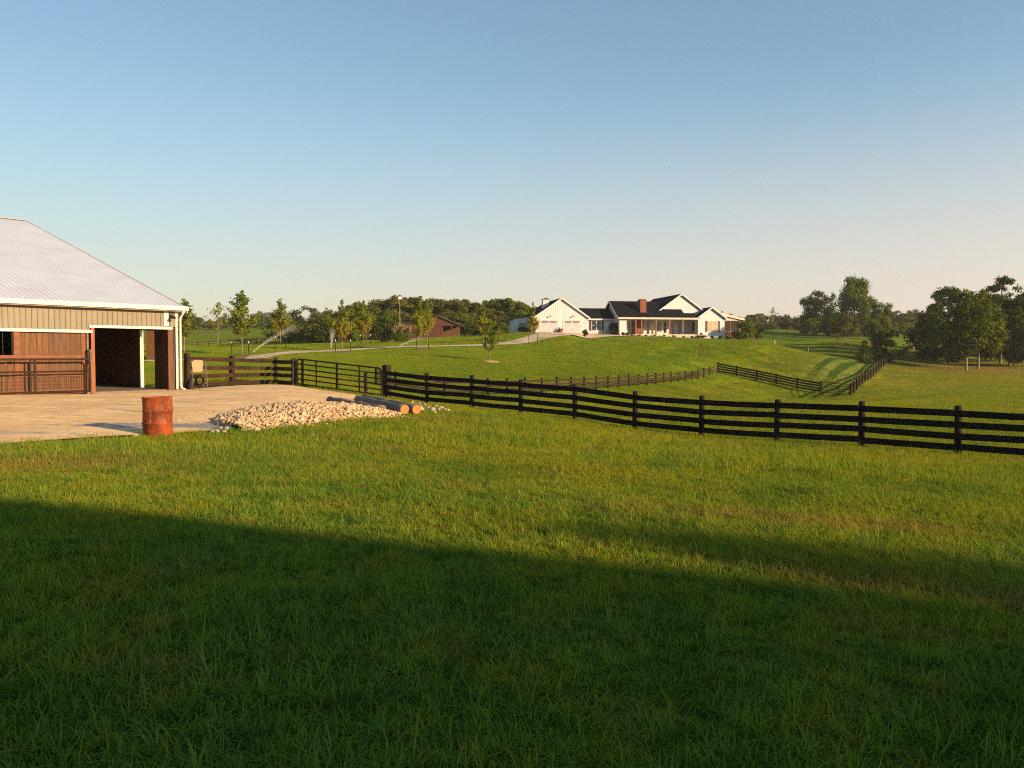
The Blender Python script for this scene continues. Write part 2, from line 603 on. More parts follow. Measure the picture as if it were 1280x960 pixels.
def grass_colour(t, P):
    sep = t.n('ShaderNodeSeparateXYZ'); t.l(P, sep.inputs[0])
    X, Y = sep.outputs[0], sep.outputs[1]
    big = t.noise(P, .11, 4.0, .6)
    med = t.noise(P, .6, 4.0, .6)
    fine = t.noise(P, 3.5, 3.0, .6)
    lawn_a, lawn_b = (.160, .315, .034), (.300, .365, .020)
    past_a, past_b = (.190, .275, .004), (.300, .325, .006)
    near = t.mix(t.ramp(big, .38, .62), lawn_a, lawn_b)
    far = t.mix(t.ramp(big, .35, .65), past_a, past_b)
    far_f = t.ramp(t.math('ADD', Y, t.math('MULTIPLY', X, .55)), 7.0, 24.0)
    col = t.mix(far_f, near, far)
    # dry patches
    dry = t.math('MULTIPLY', t.ramp(med, .53, .68), t.math('ADD', t.math('MULTIPLY', far_f, .2), .55))
    col = t.mix(dry, col, (.300, .225, .055))
    col = t.mix(t.math('MULTIPLY', t.ramp(fine, .55, .75), .35), col, (.055, .150, .016))
    tuft = t.noise(P, 1.5, 5.0, .7)
    col = t.mix(t.math('MULTIPLY', t.ramp(tuft, .49, .63), .7), col, t.mix(.6, col, (.42, .30, .03)))
    col = t.mix(t.math('MULTIPLY', t.ramp(tuft, .5, .37), .7), col, t.mix(.7, col, (.045, .135, .018)))
    # worn, dry grass by yard and logs; sunlit gold painted into the foreground lawn
    for a in ((-8.6, 12.7, 5.2, 2.3, .9, .28), (-2.2, 24.8, 2.4, .9, .7, .6), (3.5, 9.5, 3.5, .9, .9, -.2), (3.3, 6.3, 2.8, .7, .9, -.35)):
        col = t.mix(t.math('MULTIPLY', blob(t, P, *a), .75), col, (.36, .22, .055))
    # bright lawn of the house hill, with mowing stripes
    hill = t.math('MULTIPLY', t.ramp(t.math('SUBTRACT', Y, t.math('MULTIPLY', X, 1.75)), 52.0, 62.0), t.ramp(Y, 52.0, 58.0))
    lawn = t.mix(t.ramp(big, .35, .65), (.105, .245, .003), (.170, .285, .004))
    def stripes(vx, vy, period, warpn=.8):
        u = t.math('ADD', t.math('MULTIPLY', X, vx), t.math('MULTIPLY', Y, vy))
        u = t.math('ADD', u, t.math('MULTIPLY', big, warpn * period * 2))
        return t.math('ADD', t.math('MULTIPLY', t.math('SINE', t.math('MULTIPLY', u, 2 * PI / period)), .5), .5)
    s1 = stripes(.25, .97, 5.2)
    lawn = t.mix(t.math('MULTIPLY', s1, .8), lawn, (.235, .300, .005))
    col = t.mix(t.math('MULTIPLY', hill, .85), col, lawn)
    mott = t.noise(P, .42, 5.0, .65)
    mot2 = t.noise(P, 1.9, 4.0, .7)
    col = t.mix(t.math('MULTIPLY', t.ramp(mott, .5, .66), .45), col, (.27, .27, .012))
    col = t.mix(t.math('MULTIPLY', t.ramp(mott, .5, .36), .5), col, (.055, .165, .012))
    col = t.mix(t.math('MULTIPLY', t.ramp(mot2, .52, .66), .4), col, (.30, .28, .02))
    col = t.mix(t.math('MULTIPLY', t.ramp(mot2, .48, .36), .5), col, (.04, .13, .010))
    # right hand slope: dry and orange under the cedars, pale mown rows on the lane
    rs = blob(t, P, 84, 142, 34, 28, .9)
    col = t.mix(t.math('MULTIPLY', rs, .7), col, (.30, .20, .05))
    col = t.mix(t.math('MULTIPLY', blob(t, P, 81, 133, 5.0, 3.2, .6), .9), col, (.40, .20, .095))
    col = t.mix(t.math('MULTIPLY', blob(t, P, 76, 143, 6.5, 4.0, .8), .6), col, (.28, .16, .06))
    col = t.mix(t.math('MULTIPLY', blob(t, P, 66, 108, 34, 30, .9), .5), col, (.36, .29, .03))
    lane = blob(t, P, 54.5, 130, 38, 5.0, .5, math.radians(61))
    s2 = t.ramp(stripes(.875, -.485, 2.4, .05), .35, .65)
    lane = t.math('MULTIPLY', lane, t.ramp(Y, 99.0, 112.0))
    col = t.mix(lane, col, t.mix(s2, (.06, .14, .018), (.25, .32, .06)))
    # bare ground along the near fence
    return col, med


def ground_material():
    t = NT('turf_soil')
    P = t.pos()
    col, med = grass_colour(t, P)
    sep = t.n('ShaderNodeSeparateXYZ'); t.l(P, sep.inputs[0])
    # bare soil seen between the blades close by, closed sward in the distance
    col = t.mix(t.math('MULTIPLY', t.ramp(sep.outputs[1], 90.0, 15.0), .6), col, (.045, .050, .016))
    far = t.ramp(t.noise(P, .012, 4.0, .6), .42, .58)
    wild = t.mix(far, (.055, .120, .012), (.15, .20, .022))
    d = t.n('ShaderNodeVectorMath', operation='LENGTH'); t.l(P, d.inputs[0])
    col = t.mix(t.ramp(d.outputs['Value'], 165.0, 200.0), col, wild)
    n1 = t.bump(t.noise(P, 2.2, 6.0, .75), 1.0, .5)
    t.principled(col, 1.0, 0, n1, .0)
    return t.m


def blade_material():
    t = NT('grass_blades')
    P = t.pos()
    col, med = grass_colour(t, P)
    r = t.attr('rnd')
    tip = t.attr('tip')
    oi = t.n('ShaderNodeObjectInfo').outputs['Random']
    col = t.mix(t.math('MULTIPLY', t.ramp(oi, .5, 1.0), .55), col, t.mix(.5, col, (.045, .17, .04)))
    col = t.mix(t.math('MULTIPLY', t.ramp(oi, .5, .0), .5), col, t.mix(.5, col, (.32, .30, .05)))
    col = t.mix(t.ramp(r, .74, .88), col, t.mix(.5, col, (.36, .26, .07)))
    col = t.mix(t.math('MULTIPLY', t.ramp(r, .45, .0), .5), col, t.mix(.6, col, (.040, .140, .024)))
    col = t.mix(t.math('MULTIPLY', t.ramp(tip, .55, 1.0), .3), col, (.22, .29, .02))
    p = t.n('ShaderNodeBsdfDiffuse')
    t.setin(p.inputs[0], col)
    tl = t.n('ShaderNodeBsdfTranslucent'); t.setin(tl.inputs[0], col)
    mx = t.n('ShaderNodeMixShader'); mx.inputs[0].default_value = .42
    t.l(p.outputs[0], mx.inputs[1]); t.l(tl.outputs[0], mx.inputs[2])
    t.l(mx.outputs[0], t.out.inputs['Surface'])
    return t.m


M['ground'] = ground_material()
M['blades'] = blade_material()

_ids = np.arange(NG * NG).reshape(NG, NG)
_F = np.stack([_ids[:-1, :-1], _ids[1:, :-1], _ids[1:, 1:], _ids[:-1, 1:]], -1).reshape(-1, 4)
_V = np.stack([_wx.ravel(), _wy.ravel(), _GZ.ravel()], 1)
_keep = (np.hypot(_GX, _GY).ravel() <= QMAX)
_F = _F[_keep[_F].all(1)]
_used = np.unique(_F); _map = -np.ones(NG * NG, int); _map[_used] = np.arange(len(_used))
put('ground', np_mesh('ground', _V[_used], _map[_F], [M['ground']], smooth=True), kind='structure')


# ------------------------------------------------------------------ sheets that lie on the ground
def inside(poly, x, y):
    """even-odd test, arrays"""
    x, y = np.asarray(x, float), np.asarray(y, float)
    c = np.zeros(x.shape, bool)
    n = len(poly)
    for i in range(n):
        x0, y0 = poly[i]; x1, y1 = poly[(i + 1) % n]
        if y0 == y1: continue
        hit = ((y0 > y) != (y1 > y)) & (x < (x1 - x0) * (y - y0) / (y1 - y0) + x0)
        c ^= hit
    return c


def smooth_poly(pts, n=6):
    """closed Catmull-Rom"""
    out = []
    m = len(pts)
    for i in range(m):
        p0, p1, p2, p3 = (Vector((*pts[(i + k - 1) % m], 0)) for k in range(4))
        for s in range(n):
            u = s / n
            q = .5 * ((2 * p1) + (p2 - p0) * u + (2 * p0 - 5 * p1 + 4 * p2 - p3) * u * u + (3 * p1 - p0 - 3 * p2 + p3) * u ** 3)
            out.append((q.x, q.y))
    return out


def sheet(name, poly, mat, lift, step, **kw):
    """polygon cut out as a fine grid that follows the ground; ragged by one cell only"""
    import bmesh
    bm = bmesh.new()
    vs = [bm.verts.new((x, y, 0)) for x, y in poly]
    bm.faces.new(vs)
    xs = [p[0] for p in poly]; ys = [p[1] for p in poly]
    for ax, lo, hi in ((0, min(xs), max(xs)), (1, min(ys), max(ys))):
        c = lo + step
        while c < hi:
            no = (1, 0, 0) if ax == 0 else (0, 1, 0)
            co = (c, 0, 0) if ax == 0 else (0, c, 0)
            bmesh.ops.bisect_plane(bm, geom=bm.verts[:] + bm.edges[:] + bm.faces[:], plane_co=co, plane_no=no)
            c += step
    for v in bm.verts: v.co.z = Z(v.co.x, v.co.y) + lift
    bmesh.ops.recalc_face_normals(bm, faces=bm.faces[:])
    me = bpy.data.meshes.new(name)
    bm.to_mesh(me); bm.free()
    if len(me.polygons) and sum(p.normal.z for p in me.polygons) < 0: me.flip_normals()
    me.materials.append(mat)
    return put(name, me, kind='structure', **kw)


def ribbon(name, line, width, mat, lift, step, **kw):
    pts = [Vector((x, y, 0)) for x, y in line]
    fine = []
    for a, b in zip(pts[:-1], pts[1:]):
        n = max(1, int((b - a).length / step))
        fine += [a.lerp(b, k / n) for k in range(n)]
    fine.append(pts[-1])
    vs, fs = [], []
    m = 6
    for i, p in enumerate(fine):
        d = (fine[min(i + 1, len(fine) - 1)] - fine[max(i - 1, 0)]).normalized()
        s = Vector((-d.y, d.x, 0))
        w = width(i / (len(fine) - 1)) if callable(width) else width
        for k in range(m + 1):
            q = p + s * w * (.5 - k / m)
            vs.append((q.x, q.y, Z(q.x, q.y) + lift))
    for i in range(len(fine) - 1):
        for k in range(m):
            a = i * (m + 1) + k
            fs.append((a, a + m + 1, a + m + 2, a + 1))
    me = bpy.data.meshes.new(name)
    me.from_pydata(vs, [], fs)
    me.update()
    if sum(p.normal.z for p in me.polygons) < 0: me.flip_normals()
    me.materials.append(mat)
    return put(name, me, kind='structure', **kw)


def yard_mat():
    t = NT('dusty_yard')
    P = t.pos()
    a = t.noise(P, .45, 5.0, .62)
    b = t.noise(t.scaled(P, (1.0, 1.6, 1)), 1.6, 6.0, .7)
    c = t.noise(P, 14.0, 4.0, .7)
    col = t.mix(t.ramp(a, .35, .65), (.66, .44, .205), (.80, .57, .29))
    col = t.mix(t.math('MULTIPLY', t.ramp(b, .48, .66), .75), col, (.46, .28, .12))
    col = t.mix(t.math('MULTIPLY', t.ramp(c, .55, .7), .3), col, (.70, .52, .30))
    # bare grey concrete, washed clean of dust, along the low front edge
    w = blob(t, P, -6.7, 20.3, 4.6, .85, .35, math.radians(10))
    col = t.mix(t.math('MULTIPLY', w, .9), col, (.21, .225, .23))
    w3 = blob(t, P, -13.0, 17.4, 4.5, .45, .5, math.radians(6))
    col = t.mix(t.math('MULTIPLY', w3, .6), col, (.27, .25, .23))
    # tracks and dark streaks
    w2 = blob(t, P, -14.0, 35.4, 1.9, .35, .5, math.radians(-30))
    col = t.mix(t.math('MULTIPLY', w2, .7), col, (.10, .065, .035))
    for q in ((-12.5, 27.5, 7.0, .22, .6, .62), (-11.6, 26.2, 7.0, .22, .6, .62), (-16.0, 24.5, 6.0, .25, .6, .35), (-15.6, 22.9, 6.0, .25, .6, .35)):
        col = t.mix(t.math('MULTIPLY', blob(t, P, *q), .4), col, (.40, .25, .11))
    w4 = blob(t, P, -11.3, 23.4, 1.5, .12, .5, math.radians(-35))
    col = t.mix(t.math('MULTIPLY', w4, .6), col, (.16, .10, .05))
    t.principled(col, .9, 0, t.bump(t.noise(P, 3.0, 6.0, .7), .6, .05), .2)
    return t.m


def gravel_mat():
    t = NT('pale_gravel')
    P = t.pos()
    a = t.noise(P, .5, 5.0, .6)
    c = t.noise(P, 12.0, 4.0, .7)
    col = t.mix(t.ramp(a, .35, .65), (.46, .37, .26), (.58, .49, .36))
    col = t.mix(t.math('MULTIPLY', t.ramp(c, .5, .7), .4), col, (.36, .30, .22))
    t.principled(col, .95, 0, t.bump(t.noise(P, 4.0, 6.0, .8), 1.0, .15), .1)
    return t.m


M['yard'] = yard_mat()
M['gravel'] = gravel_mat()

_yp = []
for px, py in ((-260, 590), (-60, 563), (40, 554), (110, 549), (180, 545), (250, 541), (300, 536), (400, 525), (470, 521), (520, 517)):
    h = ground_hit(px, py)
    _yp.append((h.x, h.y))
_yp += [(-3.6, 29.0), (-5.5, 33.5), (-7.6, 36.6), (-10.4, 39.2), (-11.6, 41.3), (-13.4, 40.3), (-14.9, 37.3), (-15.6, 36.0), (-19.5, 31.0), (-30, 19), (-31, 12)]
YARD = smooth_poly(_yp, 5)
sheet('yard', YARD, M['yard'], .035, .8)

_dl = [(-34, 74), (-27, 85)]
for px, d in ((330, 90), (380, 99), (430, 105), (480, 110), (540, 114), (600, 119), (650, 124), (678, 129)):
    _dl.append((xat(px, d), d))
_dl += [(hpt(-2.5, -7).x, hpt(-2.5, -7).y)]
DRIVE = _dl
ribbon('driveway', _dl, lambda u: 2.7 if u < .8 else 2.7 + (u - .8) * 12, M['gravel'], .07, 1.5)
PARKING = [(hpt(a, b).x, hpt(a, b).y) for a, b in ((-6, -.02), (-6, -7), (-2, -9), (3, -7.5), (8, -5), (13, -3.5), (13, -2.2), (6, -2.0), (5.2, -.02))]
sheet('parking_apron', PARKING, pmat('apron_gravel', (.56, .42, .30), (.48, .34, .24), 1.0, .95), .11, 1.2)
GARDEN = [(xat(px, d), d) for px, d in ((973, 150), (1009, 146), (1009, 164), (976, 172))]
sheet('garden_soil', GARDEN, M['tilled'], .10, 1.2)


def near_line(line, x, y, w):
    m = np.zeros(np.shape(x), bool)
    for (x0, y0), (x1, y1) in zip(line[:-1], line[1:]):
        L2 = (x1 - x0) ** 2 + (y1 - y0) ** 2
        u = np.clip(((x - x0) * (x1 - x0) + (y - y0) * (y1 - y0)) / L2, 0, 1)
        m |= np.hypot(x - x0 - u * (x1 - x0), y - y0 - u * (y1 - y0)) < w
    return m


# ------------------------------------------------------------------ grass: blades in small tufted patches, set over the ground
def blade_patch(name, n, size, h, w, segs, seed, clump=0.0, lean=.5, shadow=1.0):
    r = np.random.default_rng(seed)
    if clump > 0:
        nc = max(3, int(n / 26))
        cc = r.uniform(-.5, .5, (nc, 2)) * size
        ci = r.integers(0, nc, n)
        base = cc[ci] + r.normal(0, clump, (n, 2))
        k = r.random(n) < .45
        base[k] = r.uniform(-.5, .5, (k.sum(), 2)) * size
        ch = r.uniform(.55, 1.5, nc)[ci]
        ch[k] = .7
    else:
        base = r.uniform(-.5, .5, (n, 2)) * size
    hh = h * np.clip(r.lognormal(-.1, .38, n), .35, 2.1)
    if clump > 0: hh = hh * ch
    az = r.uniform(0, 2 * PI, n)
    ln = lean * r.beta(1.6, 2.4, n) * 1.6
    face = az + r.normal(0, .7, n) + PI / 2
    ww = w * r.uniform(.6, 1.3, n)
    V, rnd, tip = [], [], []
    rr = r.random(n)
    for s in range(segs + 1):
        u = s / segs
        out = hh * ln * u ** 1.8
        up = hh * (u - .28 * ln * u ** 2.2)
        c = np.stack([base[:, 0] + np.cos(az) * out, base[:, 1] + np.sin(az) * out, up - .012], 1)
        wd = ww * (1 - u) ** .65 * .5 + .0004
        off = np.stack([np.cos(face) * wd, np.sin(face) * wd, np.zeros(n)], 1)
        V += [c - off, c + off]
        rnd += [rr, rr]
        tip += [np.full(n, u)] * 2
    V = np.concatenate(V); rnd = np.concatenate(rnd); tip = np.concatenate(tip)
    F = []
    i = np.arange(n)
    for s in range(segs):
        a, b = i + 2 * s * n, i + (2 * s + 1) * n
        F.append(np.stack([a, b, b + 2 * n, a + 2 * n], 1))
    return np_mesh(name, V, np.concatenate(F), [M['blades']], {'rnd': rnd, 'tip': tip})


def scatter(name, patches, pts, scl, var, label):
    dx, dy = gnormal(pts[:, 0], pts[:, 1])
    yaw = RNG.uniform(0, 2 * PI, len(pts))
    rot = np.zeros((len(pts), 3))
    for i in range(len(pts)):
        nrm = Vector((-dx[i], -dy[i], 1)).normalized()
        q = Vector((0, 0, 1)).rotation_difference(nrm).to_matrix() @ Matrix.Rotation(yaw[i], 3, 'Z')
        rot[i] = q.to_euler()
    P = np.column_stack([pts, gz(pts[:, 0], pts[:, 1])])
    me = bpy.data.meshes.new(name)
    me.vertices.add(len(P)); me.vertices.foreach_set('co', P.astype(np.float32).ravel())
    for nm, ty, key, arr in (('rot', 'FLOAT_VECTOR', 'vector', rot), ('scl', 'FLOAT', 'value', scl), ('var', 'FLOAT', 'value', var)):
        at = me.attributes.new(nm, ty, 'POINT')
        at.data.foreach_set(key, np.asarray(arr, dtype=np.float32).ravel())
    me.materials.append(M['blades'])
    o = put(name, me, kind='stuff')
    tag(o, label, 'grass')
    ng = bpy.data.node_groups.new(name + '_nodes', 'GeometryNodeTree')
    ng.interface.new_socket('Geometry', in_out='INPUT', socket_type='NodeSocketGeometry')
    ng.interface.new_socket('Geometry', in_out='OUTPUT', socket_type='NodeSocketGeometry')
    gi = ng.nodes.new('NodeGroupInput'); go = ng.nodes.new('NodeGroupOutput')
    jn = ng.nodes.new('GeometryNodeJoinGeometry')

    def named(nm, ty):
        nd = ng.nodes.new('GeometryNodeInputNamedAttribute'); nd.data_type = ty
        nd.inputs['Name'].default_value = nm
        return nd.outputs['Attribute']
    for k, pm in enumerate(patches):
        po = bpy.data.objects.new(pm.name, pm)
        oi = ng.nodes.new('GeometryNodeObjectInfo'); oi.inputs['Object'].default_value = po
        oi.inputs['As Instance'].default_value = True
        ip = ng.nodes.new('GeometryNodeInstanceOnPoints')
        cp = ng.nodes.new('FunctionNodeCompare'); cp.data_type = 'FLOAT'; cp.operation = 'EQUAL'
        ng.links.new(named('var', 'FLOAT'), cp.inputs[0])
        cp.inputs[1].default_value = float(k)
        for s in cp.inputs:
            if s.name == 'Epsilon': s.default_value = .1
        ng.links.new(gi.outputs[0], ip.inputs['Points'])
        ng.links.new(cp.outputs[0], ip.inputs['Selection'])
        ng.links.new(oi.outputs['Geometry'], ip.inputs['Instance'])
        ng.links.new(named('rot', 'FLOAT_VECTOR'), ip.inputs['Rotation'])
        ng.links.new(named('scl', 'FLOAT'), ip.inputs['Scale'])
        ng.links.new(ip.outputs[0], jn.inputs[0])
    ng.links.new(jn.outputs[0], go.inputs[0])
    md = o.modifiers.new('scatter', 'NODES'); md.node_group = ng
    return o


def field(d0, d1, step, umax):
    """jittered grid over the part of the ground the photograph can see (and a good margin)"""
    xs = np.arange(-d1 * umax, d1 * umax, step)
    ys = np.arange(-1, d1, step)
    X, Y = np.meshgrid(xs, ys)
    p = np.column_stack([X.ravel(), Y.ravel()]) + RNG.uniform(-.5, .5, (X.size, 2)) * step
    r = np.hypot(p[:, 0], p[:, 1])
    k = (r >= d0) & (r < d1) & (np.abs(p[:, 0]) < p[:, 1] * umax + 2.5)
    return p[k]


def clear_of(p, pad, far=False):
    x, y = p[:, 0], p[:, 1]
    k = np.ones(len(p), bool)
    # the yard (shrunk or grown by sampling around)
    for ox, oy in ((0, 0), (pad, 0), (-pad, 0), (0, pad), (0, -pad)):
        k &= ~inside(YARD, x + ox, y + oy)
        k &= ~inside(PARKING, x + ox, y + oy)
        k &= ~inside(GARDEN, x + ox, y + oy)
    k &= ~near_line(DRIVE, x, y, 1.2 + pad * .8)
    # barn and house footprints
    v = np.column_stack([x - BC.x, y - BC.y])
    lx, ly = v @ np.array([BW.x, BW.y]), v @ np.array([-BW.y, BW.x])
    k &= ~((lx < .2 + pad) & (lx > -60) & (ly > -.3 - pad) & (ly < 40))
    v = np.column_stack([x - HO.x, y - HO.y])
    lx, ly = v @ np.array([HX.x, HX.y]), v @ np.array([HY.x, HY.y])
    k &= ~((lx > -7.5 - pad) & (lx < 35 + pad) & (ly > -.3 - pad) & (ly < 18))
    return p[k]


def lay(name, patches, d0, d1, step, pad, label, umax=.86, hk=None):
    p = clear_of(field(d0, d1, step, umax), pad)
    s = RNG.uniform(.8, 1.2, len(p))
    if hk is not None: s *= hk(p)
    var = RNG.integers(0, len(patches), len(p)).astype(float)
    scatter(name, patches, p, s, var, label)
    return len(p)


def near_h(p):
    # shorter towards the fence, longer tufts close to the camera
    f = np.sin(p[:, 0] * .8 + 1.1 * np.sin(p[:, 1] * .6)) * np.sin(p[:, 1] * .9 + .5)
    return np.clip(1.12 - p[:, 1] * .016, .7, 1.2) * (1 + .16 * f)


G1 = [blade_patch('tall_blades', 640, .55, .062, .0074, 4, 100 + k, clump=.026, lean=1.25) for k in range(6)]
G0 = [blade_patch('tuft_blades', 75, .16, .090, .0075, 5, 400 + k, clump=.030, lean=.95) for k in range(5)]
G2 = [blade_patch('short_blades', 1500, 1.5, .085, .012, 2, 200 + k, clump=.07, lean=.6) for k in range(5)]
G3 = [blade_patch('distant_blades', 2600, 4.4, .11, .034, 1, 300 + k, clump=.20, lean=.6) for k in range(4)]
n1 = lay('grass', G1, 1.2, 17.0, .30, .18, 'long green lawn grass covering the foreground', hk=near_h)
_t = clear_of(field(1.2, 24.0, .45, .86), .25)
_m = np.sin(_t[:, 0] * 1.7 + 2 * np.sin(_t[:, 1] * .9)) * np.cos(_t[:, 1] * 1.3 + 1.1 * np.sin(_t[:, 0] * .7)) + RNG.normal(0, .5, len(_t))
_t = _t[_m > .15]
scatter('grass.003', G0, _t, RNG.uniform(.55, 1.25, len(_t)) * np.clip(1.15 - _t[:, 1] * .03, .7, 1.1), RNG.integers(0, len(G0), len(_t)).astype(float), 'taller tufts of coarse grass in the foreground lawn')
n2 = lay('grass.001', G2, 16.0, 92.0, .95, .45, 'short grass of the lawn and the field behind the near fence')
n3 = lay('grass.002', G3, 88.0, 215.0, 3.0, 1.6, 'mown grass on the far slopes')
print('grass patches', n1, n2, n3)

# grit and crumbs of stone lying loose on the yard and along its ragged front edge
_gr = np.random.default_rng(77)
_q = np.column_stack([_gr.uniform(-24, -3, 9000), _gr.uniform(12, 40, 9000)])
_in = inside(YARD, _q[:, 0], _q[:, 1])
_near = ~inside(YARD, _q[:, 0] + .25, _q[:, 1] - .7) | (_gr.random(9000) < .25)
_q = _q[_in & _near][:2600]
_s = _gr.uniform(.007, .020, len(_q)) * np.where(_gr.random(len(_q)) < .06, 1.8, 1)
_o = np.array([(1, 0, 0), (-.8, .3, 0), (0, 1, .1), (.2, -1, 0), (.1, .1, .8), (0, 0, -.6)])
_c = np.column_stack([_q, gz(_q[:, 0], _q[:, 1]) + .035 + _s * .3])
_V = (_c[:, None] + _o[None] * _s[:, None, None] * _gr.uniform(.6, 1.3, (len(_q), 6, 1))).reshape(-1, 3)
_f = np.array([(0, 2, 4), (2, 1, 4), (1, 3, 4), (3, 0, 4), (2, 0, 5), (1, 2, 5), (3, 1, 5), (0, 3, 5)])
_F = (_f[None] + 6 * np.arange(len(_q))[:, None, None]).reshape(-1, 3)
tag(put('yard_grit', np_mesh('yard_grit', _V, _F, [M['limestone']])), 'loose grit scattered over the dusty yard', 'grit', kind='stuff')
# ------------------------------------------------------------------ fences
def board_fence(name, label, group, posts, heights, post_r, board_h, board_t, side, pmat_, bmat, first_post=True, last_post=True, fr=(.175, .40, .625, .85), square=False, sink=.25):
    """posts: (x, y) list. side: +1 / -1 which side of the line carries the boards"""
    c = Vector((sum(p[0] for p in posts) / len(posts), sum(p[1] for p in posts) / len(posts), 0))
    c.z = Z(c.x, c.y)
    root = empty(name, c, 0, label, 'fence', group)
    n = len(posts)
    r = random.Random(len(name) + n)
    g = [Vector((x, y, Z(x, y))) for x, y in posts]
    for i, p in enumerate(g):
        if (i == 0 and not first_post) or (i == n - 1 and not last_post): continue
        h = heights[i]
        m = MB()
        d = (g[min(i + 1, n - 1)] - g[max(i - 1, 0)]); d.z = 0; d.normalize()
        ln = Vector((r.uniform(-.03, .03), r.uniform(-.03, .03), r.uniform(-.04, .03)))
        a, b = p - c - Vector((0, 0, sink)), p - c + Vector((0, 0, h)) + ln
        if square:
            m.bar(a, b, post_r * 2, post_r * 2, up=d)
        else:
            m.tube([a, p - c, b - Vector((0, 0, .03)), b], [post_r * 1.02, post_r, post_r * .95, post_r * .75], 10)
        m.build('post', pmat_, root)
    for i in range(n - 1):
        d = (g[i + 1] - g[i]); d.z = 0; d.normalize()
        s = Vector((-d.y, d.x, 0)) * side * (post_r + board_t * .5 + .002)
        for k, f in enumerate(fr):
            j = lambda: Vector((0, 0, r.uniform(-.018, .018)))
            p = g[i] - c + s + Vector((0, 0, heights[i] * f)) + j()
            q = g[i + 1] - c + s + Vector((0, 0, heights[i + 1] * f)) + j()
            mid = (p + q) / 2 + Vector((0, 0, -abs(r.gauss(0, .008))))
            gap = d * .004
            m = MB()
            m.bar(p + gap, mid, board_t, board_h)
            m.bar(mid, q - gap, board_t, board_h)
            m.build('board', bmat, root)
    return root


NF = [(12.66 - 2.05 * k, 22.7 + 1.6 * k) for k in range(-4, 10)]
board_fence('board_fence', 'black four board fence crossing the near lawn up to the big square gate post', 'dark board fences of the farm',
            NF, [1.40] * len(NF), .098, .185, .035, 1, M['fence_black'], M['fence_black'], last_post=False)
GP = NF[-1]
m = MB(); z = Z(*GP)
m.bar((0, 0, -.4), (0, 0, 1.52), .30, .30, up=(-.788, .615, 0))
m.bar((0, 0, 1.52), (0, 0, 1.545), .26, .26, up=(-.788, .615, 0))
gp = m.build('gate_post', M['fence_brown']); gp.location = (GP[0], GP[1], z)
tag(gp, 'thick square black post where the pipe gate meets the near fence', 'post')

LF = [(xat(233.5, 36.7), 36.7), (xat(290, 39.5), 39.5), (xat(344, 43), 43.0), (xat(367, 40.2), 40.2)]
board_fence('board_fence', 'brown board fence running from the tan barn corner to the pipe gate', 'dark board fences of the farm',
            LF, [1.66, 1.53, 1.40, 1.40], .10, .19, .035, -1, M['fence_brown'], M['fence_brown'], fr=(.12, .36, .60, .86), square=True)

F2 = [(xat(470, 53.5), 53.5), (xat(494, 54), 54), (xat(555.5, 54.5), 54.5), (xat(610, 56), 56)] + [(-.35 + 1.335 * k, 58 + 2.46 * k) for k in range(0, 21)] + [(28.2, 110)]
board_fence('board_fence', 'thin dark fence behind the near fence running up towards the white house', 'dark board fences of the farm',
            F2, [1.25] * len(F2), .10, .14, .03, -1, M['fence_black'], M['fence_brown'], fr=(.3, .55, .8), sink=.4)
F3 = [(28.2, 110)] + [(xat(px, d), d) for px, d in ((921, 108.6), (946, 106.8), (970.6, 104.6), (997, 102), (1026, 99))]
board_fence('board_fence', 'black board fence at the foot of the house hill between corner post and lane gate', 'dark board fences of the farm',
            F3, [1.42] * len(F3), .12, .20, .04, -1, M['fence_black'], M['fence_black'], first_post=True, sink=.4)
F4 = []
for k in range(26):
    u = k / 25
    d = 91 + 96 * u
    px = 1064 + (1136 - 1064) * (1 - (1 - u) ** 1.28)
    F4.append((xat(px, d), d))
board_fence('board_fence', 'dark fence of close set posts climbing the slope beside the mown lane', 'dark board fences of the farm',
            F4, [1.45] * len(F4), .125, .16, .04, 1, M['fence_black'], M['fence_brown'], sink=.4, fr=(.25, .55, .85))
F5 = [(xat(px, d), d) for px, d in ((215, 165), (231, 168), (247.5, 171), (261, 174), (276, 177), (291, 180), (306, 183), (321, 186), (336, 189))]
board_fence('board_fence', 'distant dark fence beyond the young trees at the left', 'dark board fences of the farm',
            F5, [1.35] * len(F5), .11, .13, .04, -1, M['fence_black'], M['fence_brown'], sink=.4, fr=(.3, .6, .88))


# ------------------------------------------------------------------ pipe gates
def pipe_gate(name, label, p, q, h, bars, uprights, mat, z0=.12, rc=.16):
    p, q = Vector(p), Vector(q)
    root = empty(name, p, math.atan2(q.y - p.y, q.x - p.x), label, 'gate', 'tubular farm gates')
    L = Vector((q.x - p.x, q.y - p.y, 0)).length
    dz = q.z - p.z
    t = lambda x, zz: (x, 0, zz + dz * x / L)
    m = MB()
    loop = [t(.02, z0), t(.02, h - rc)]
    for k in range(1, 5):
        a = PI - k * PI / 8
        loop.append(t(.02 + rc + rc * math.cos(a), h - rc + rc * math.sin(a)))
    for k in range(5):
        a = PI / 2 - k * PI / 8
        loop.append(t(L - .02 - rc + rc * math.cos(a), h - rc + rc * math.sin(a)))
    loop += [t(L - .02, z0), t(.02, z0)]
    m.tube(loop, .040, 8)
    m.build('frame', mat, root, smooth=True)
    for k in range(1, bars):
        zz = z0 + (h - z0) * (k / bars)
        b = MB(); b.tube([t(.04, zz), t(L - .04, zz)], .034, 8)
        b.build('rail', mat, root, smooth=True)
    for x, w in uprights:
        b = MB(); b.bar(t(L * x, z0), t(L * x, h), w, .02, up=(0, 1, 0))
        b.build('upright', mat, root)
    b = MB(); b.box(-.06, .03, -.03, .03, .35, .42); b.box(-.06, .03, -.03, .03, h - .32, h - .25)
    b.build('hinge', M['grey_steel'], root)
    return root


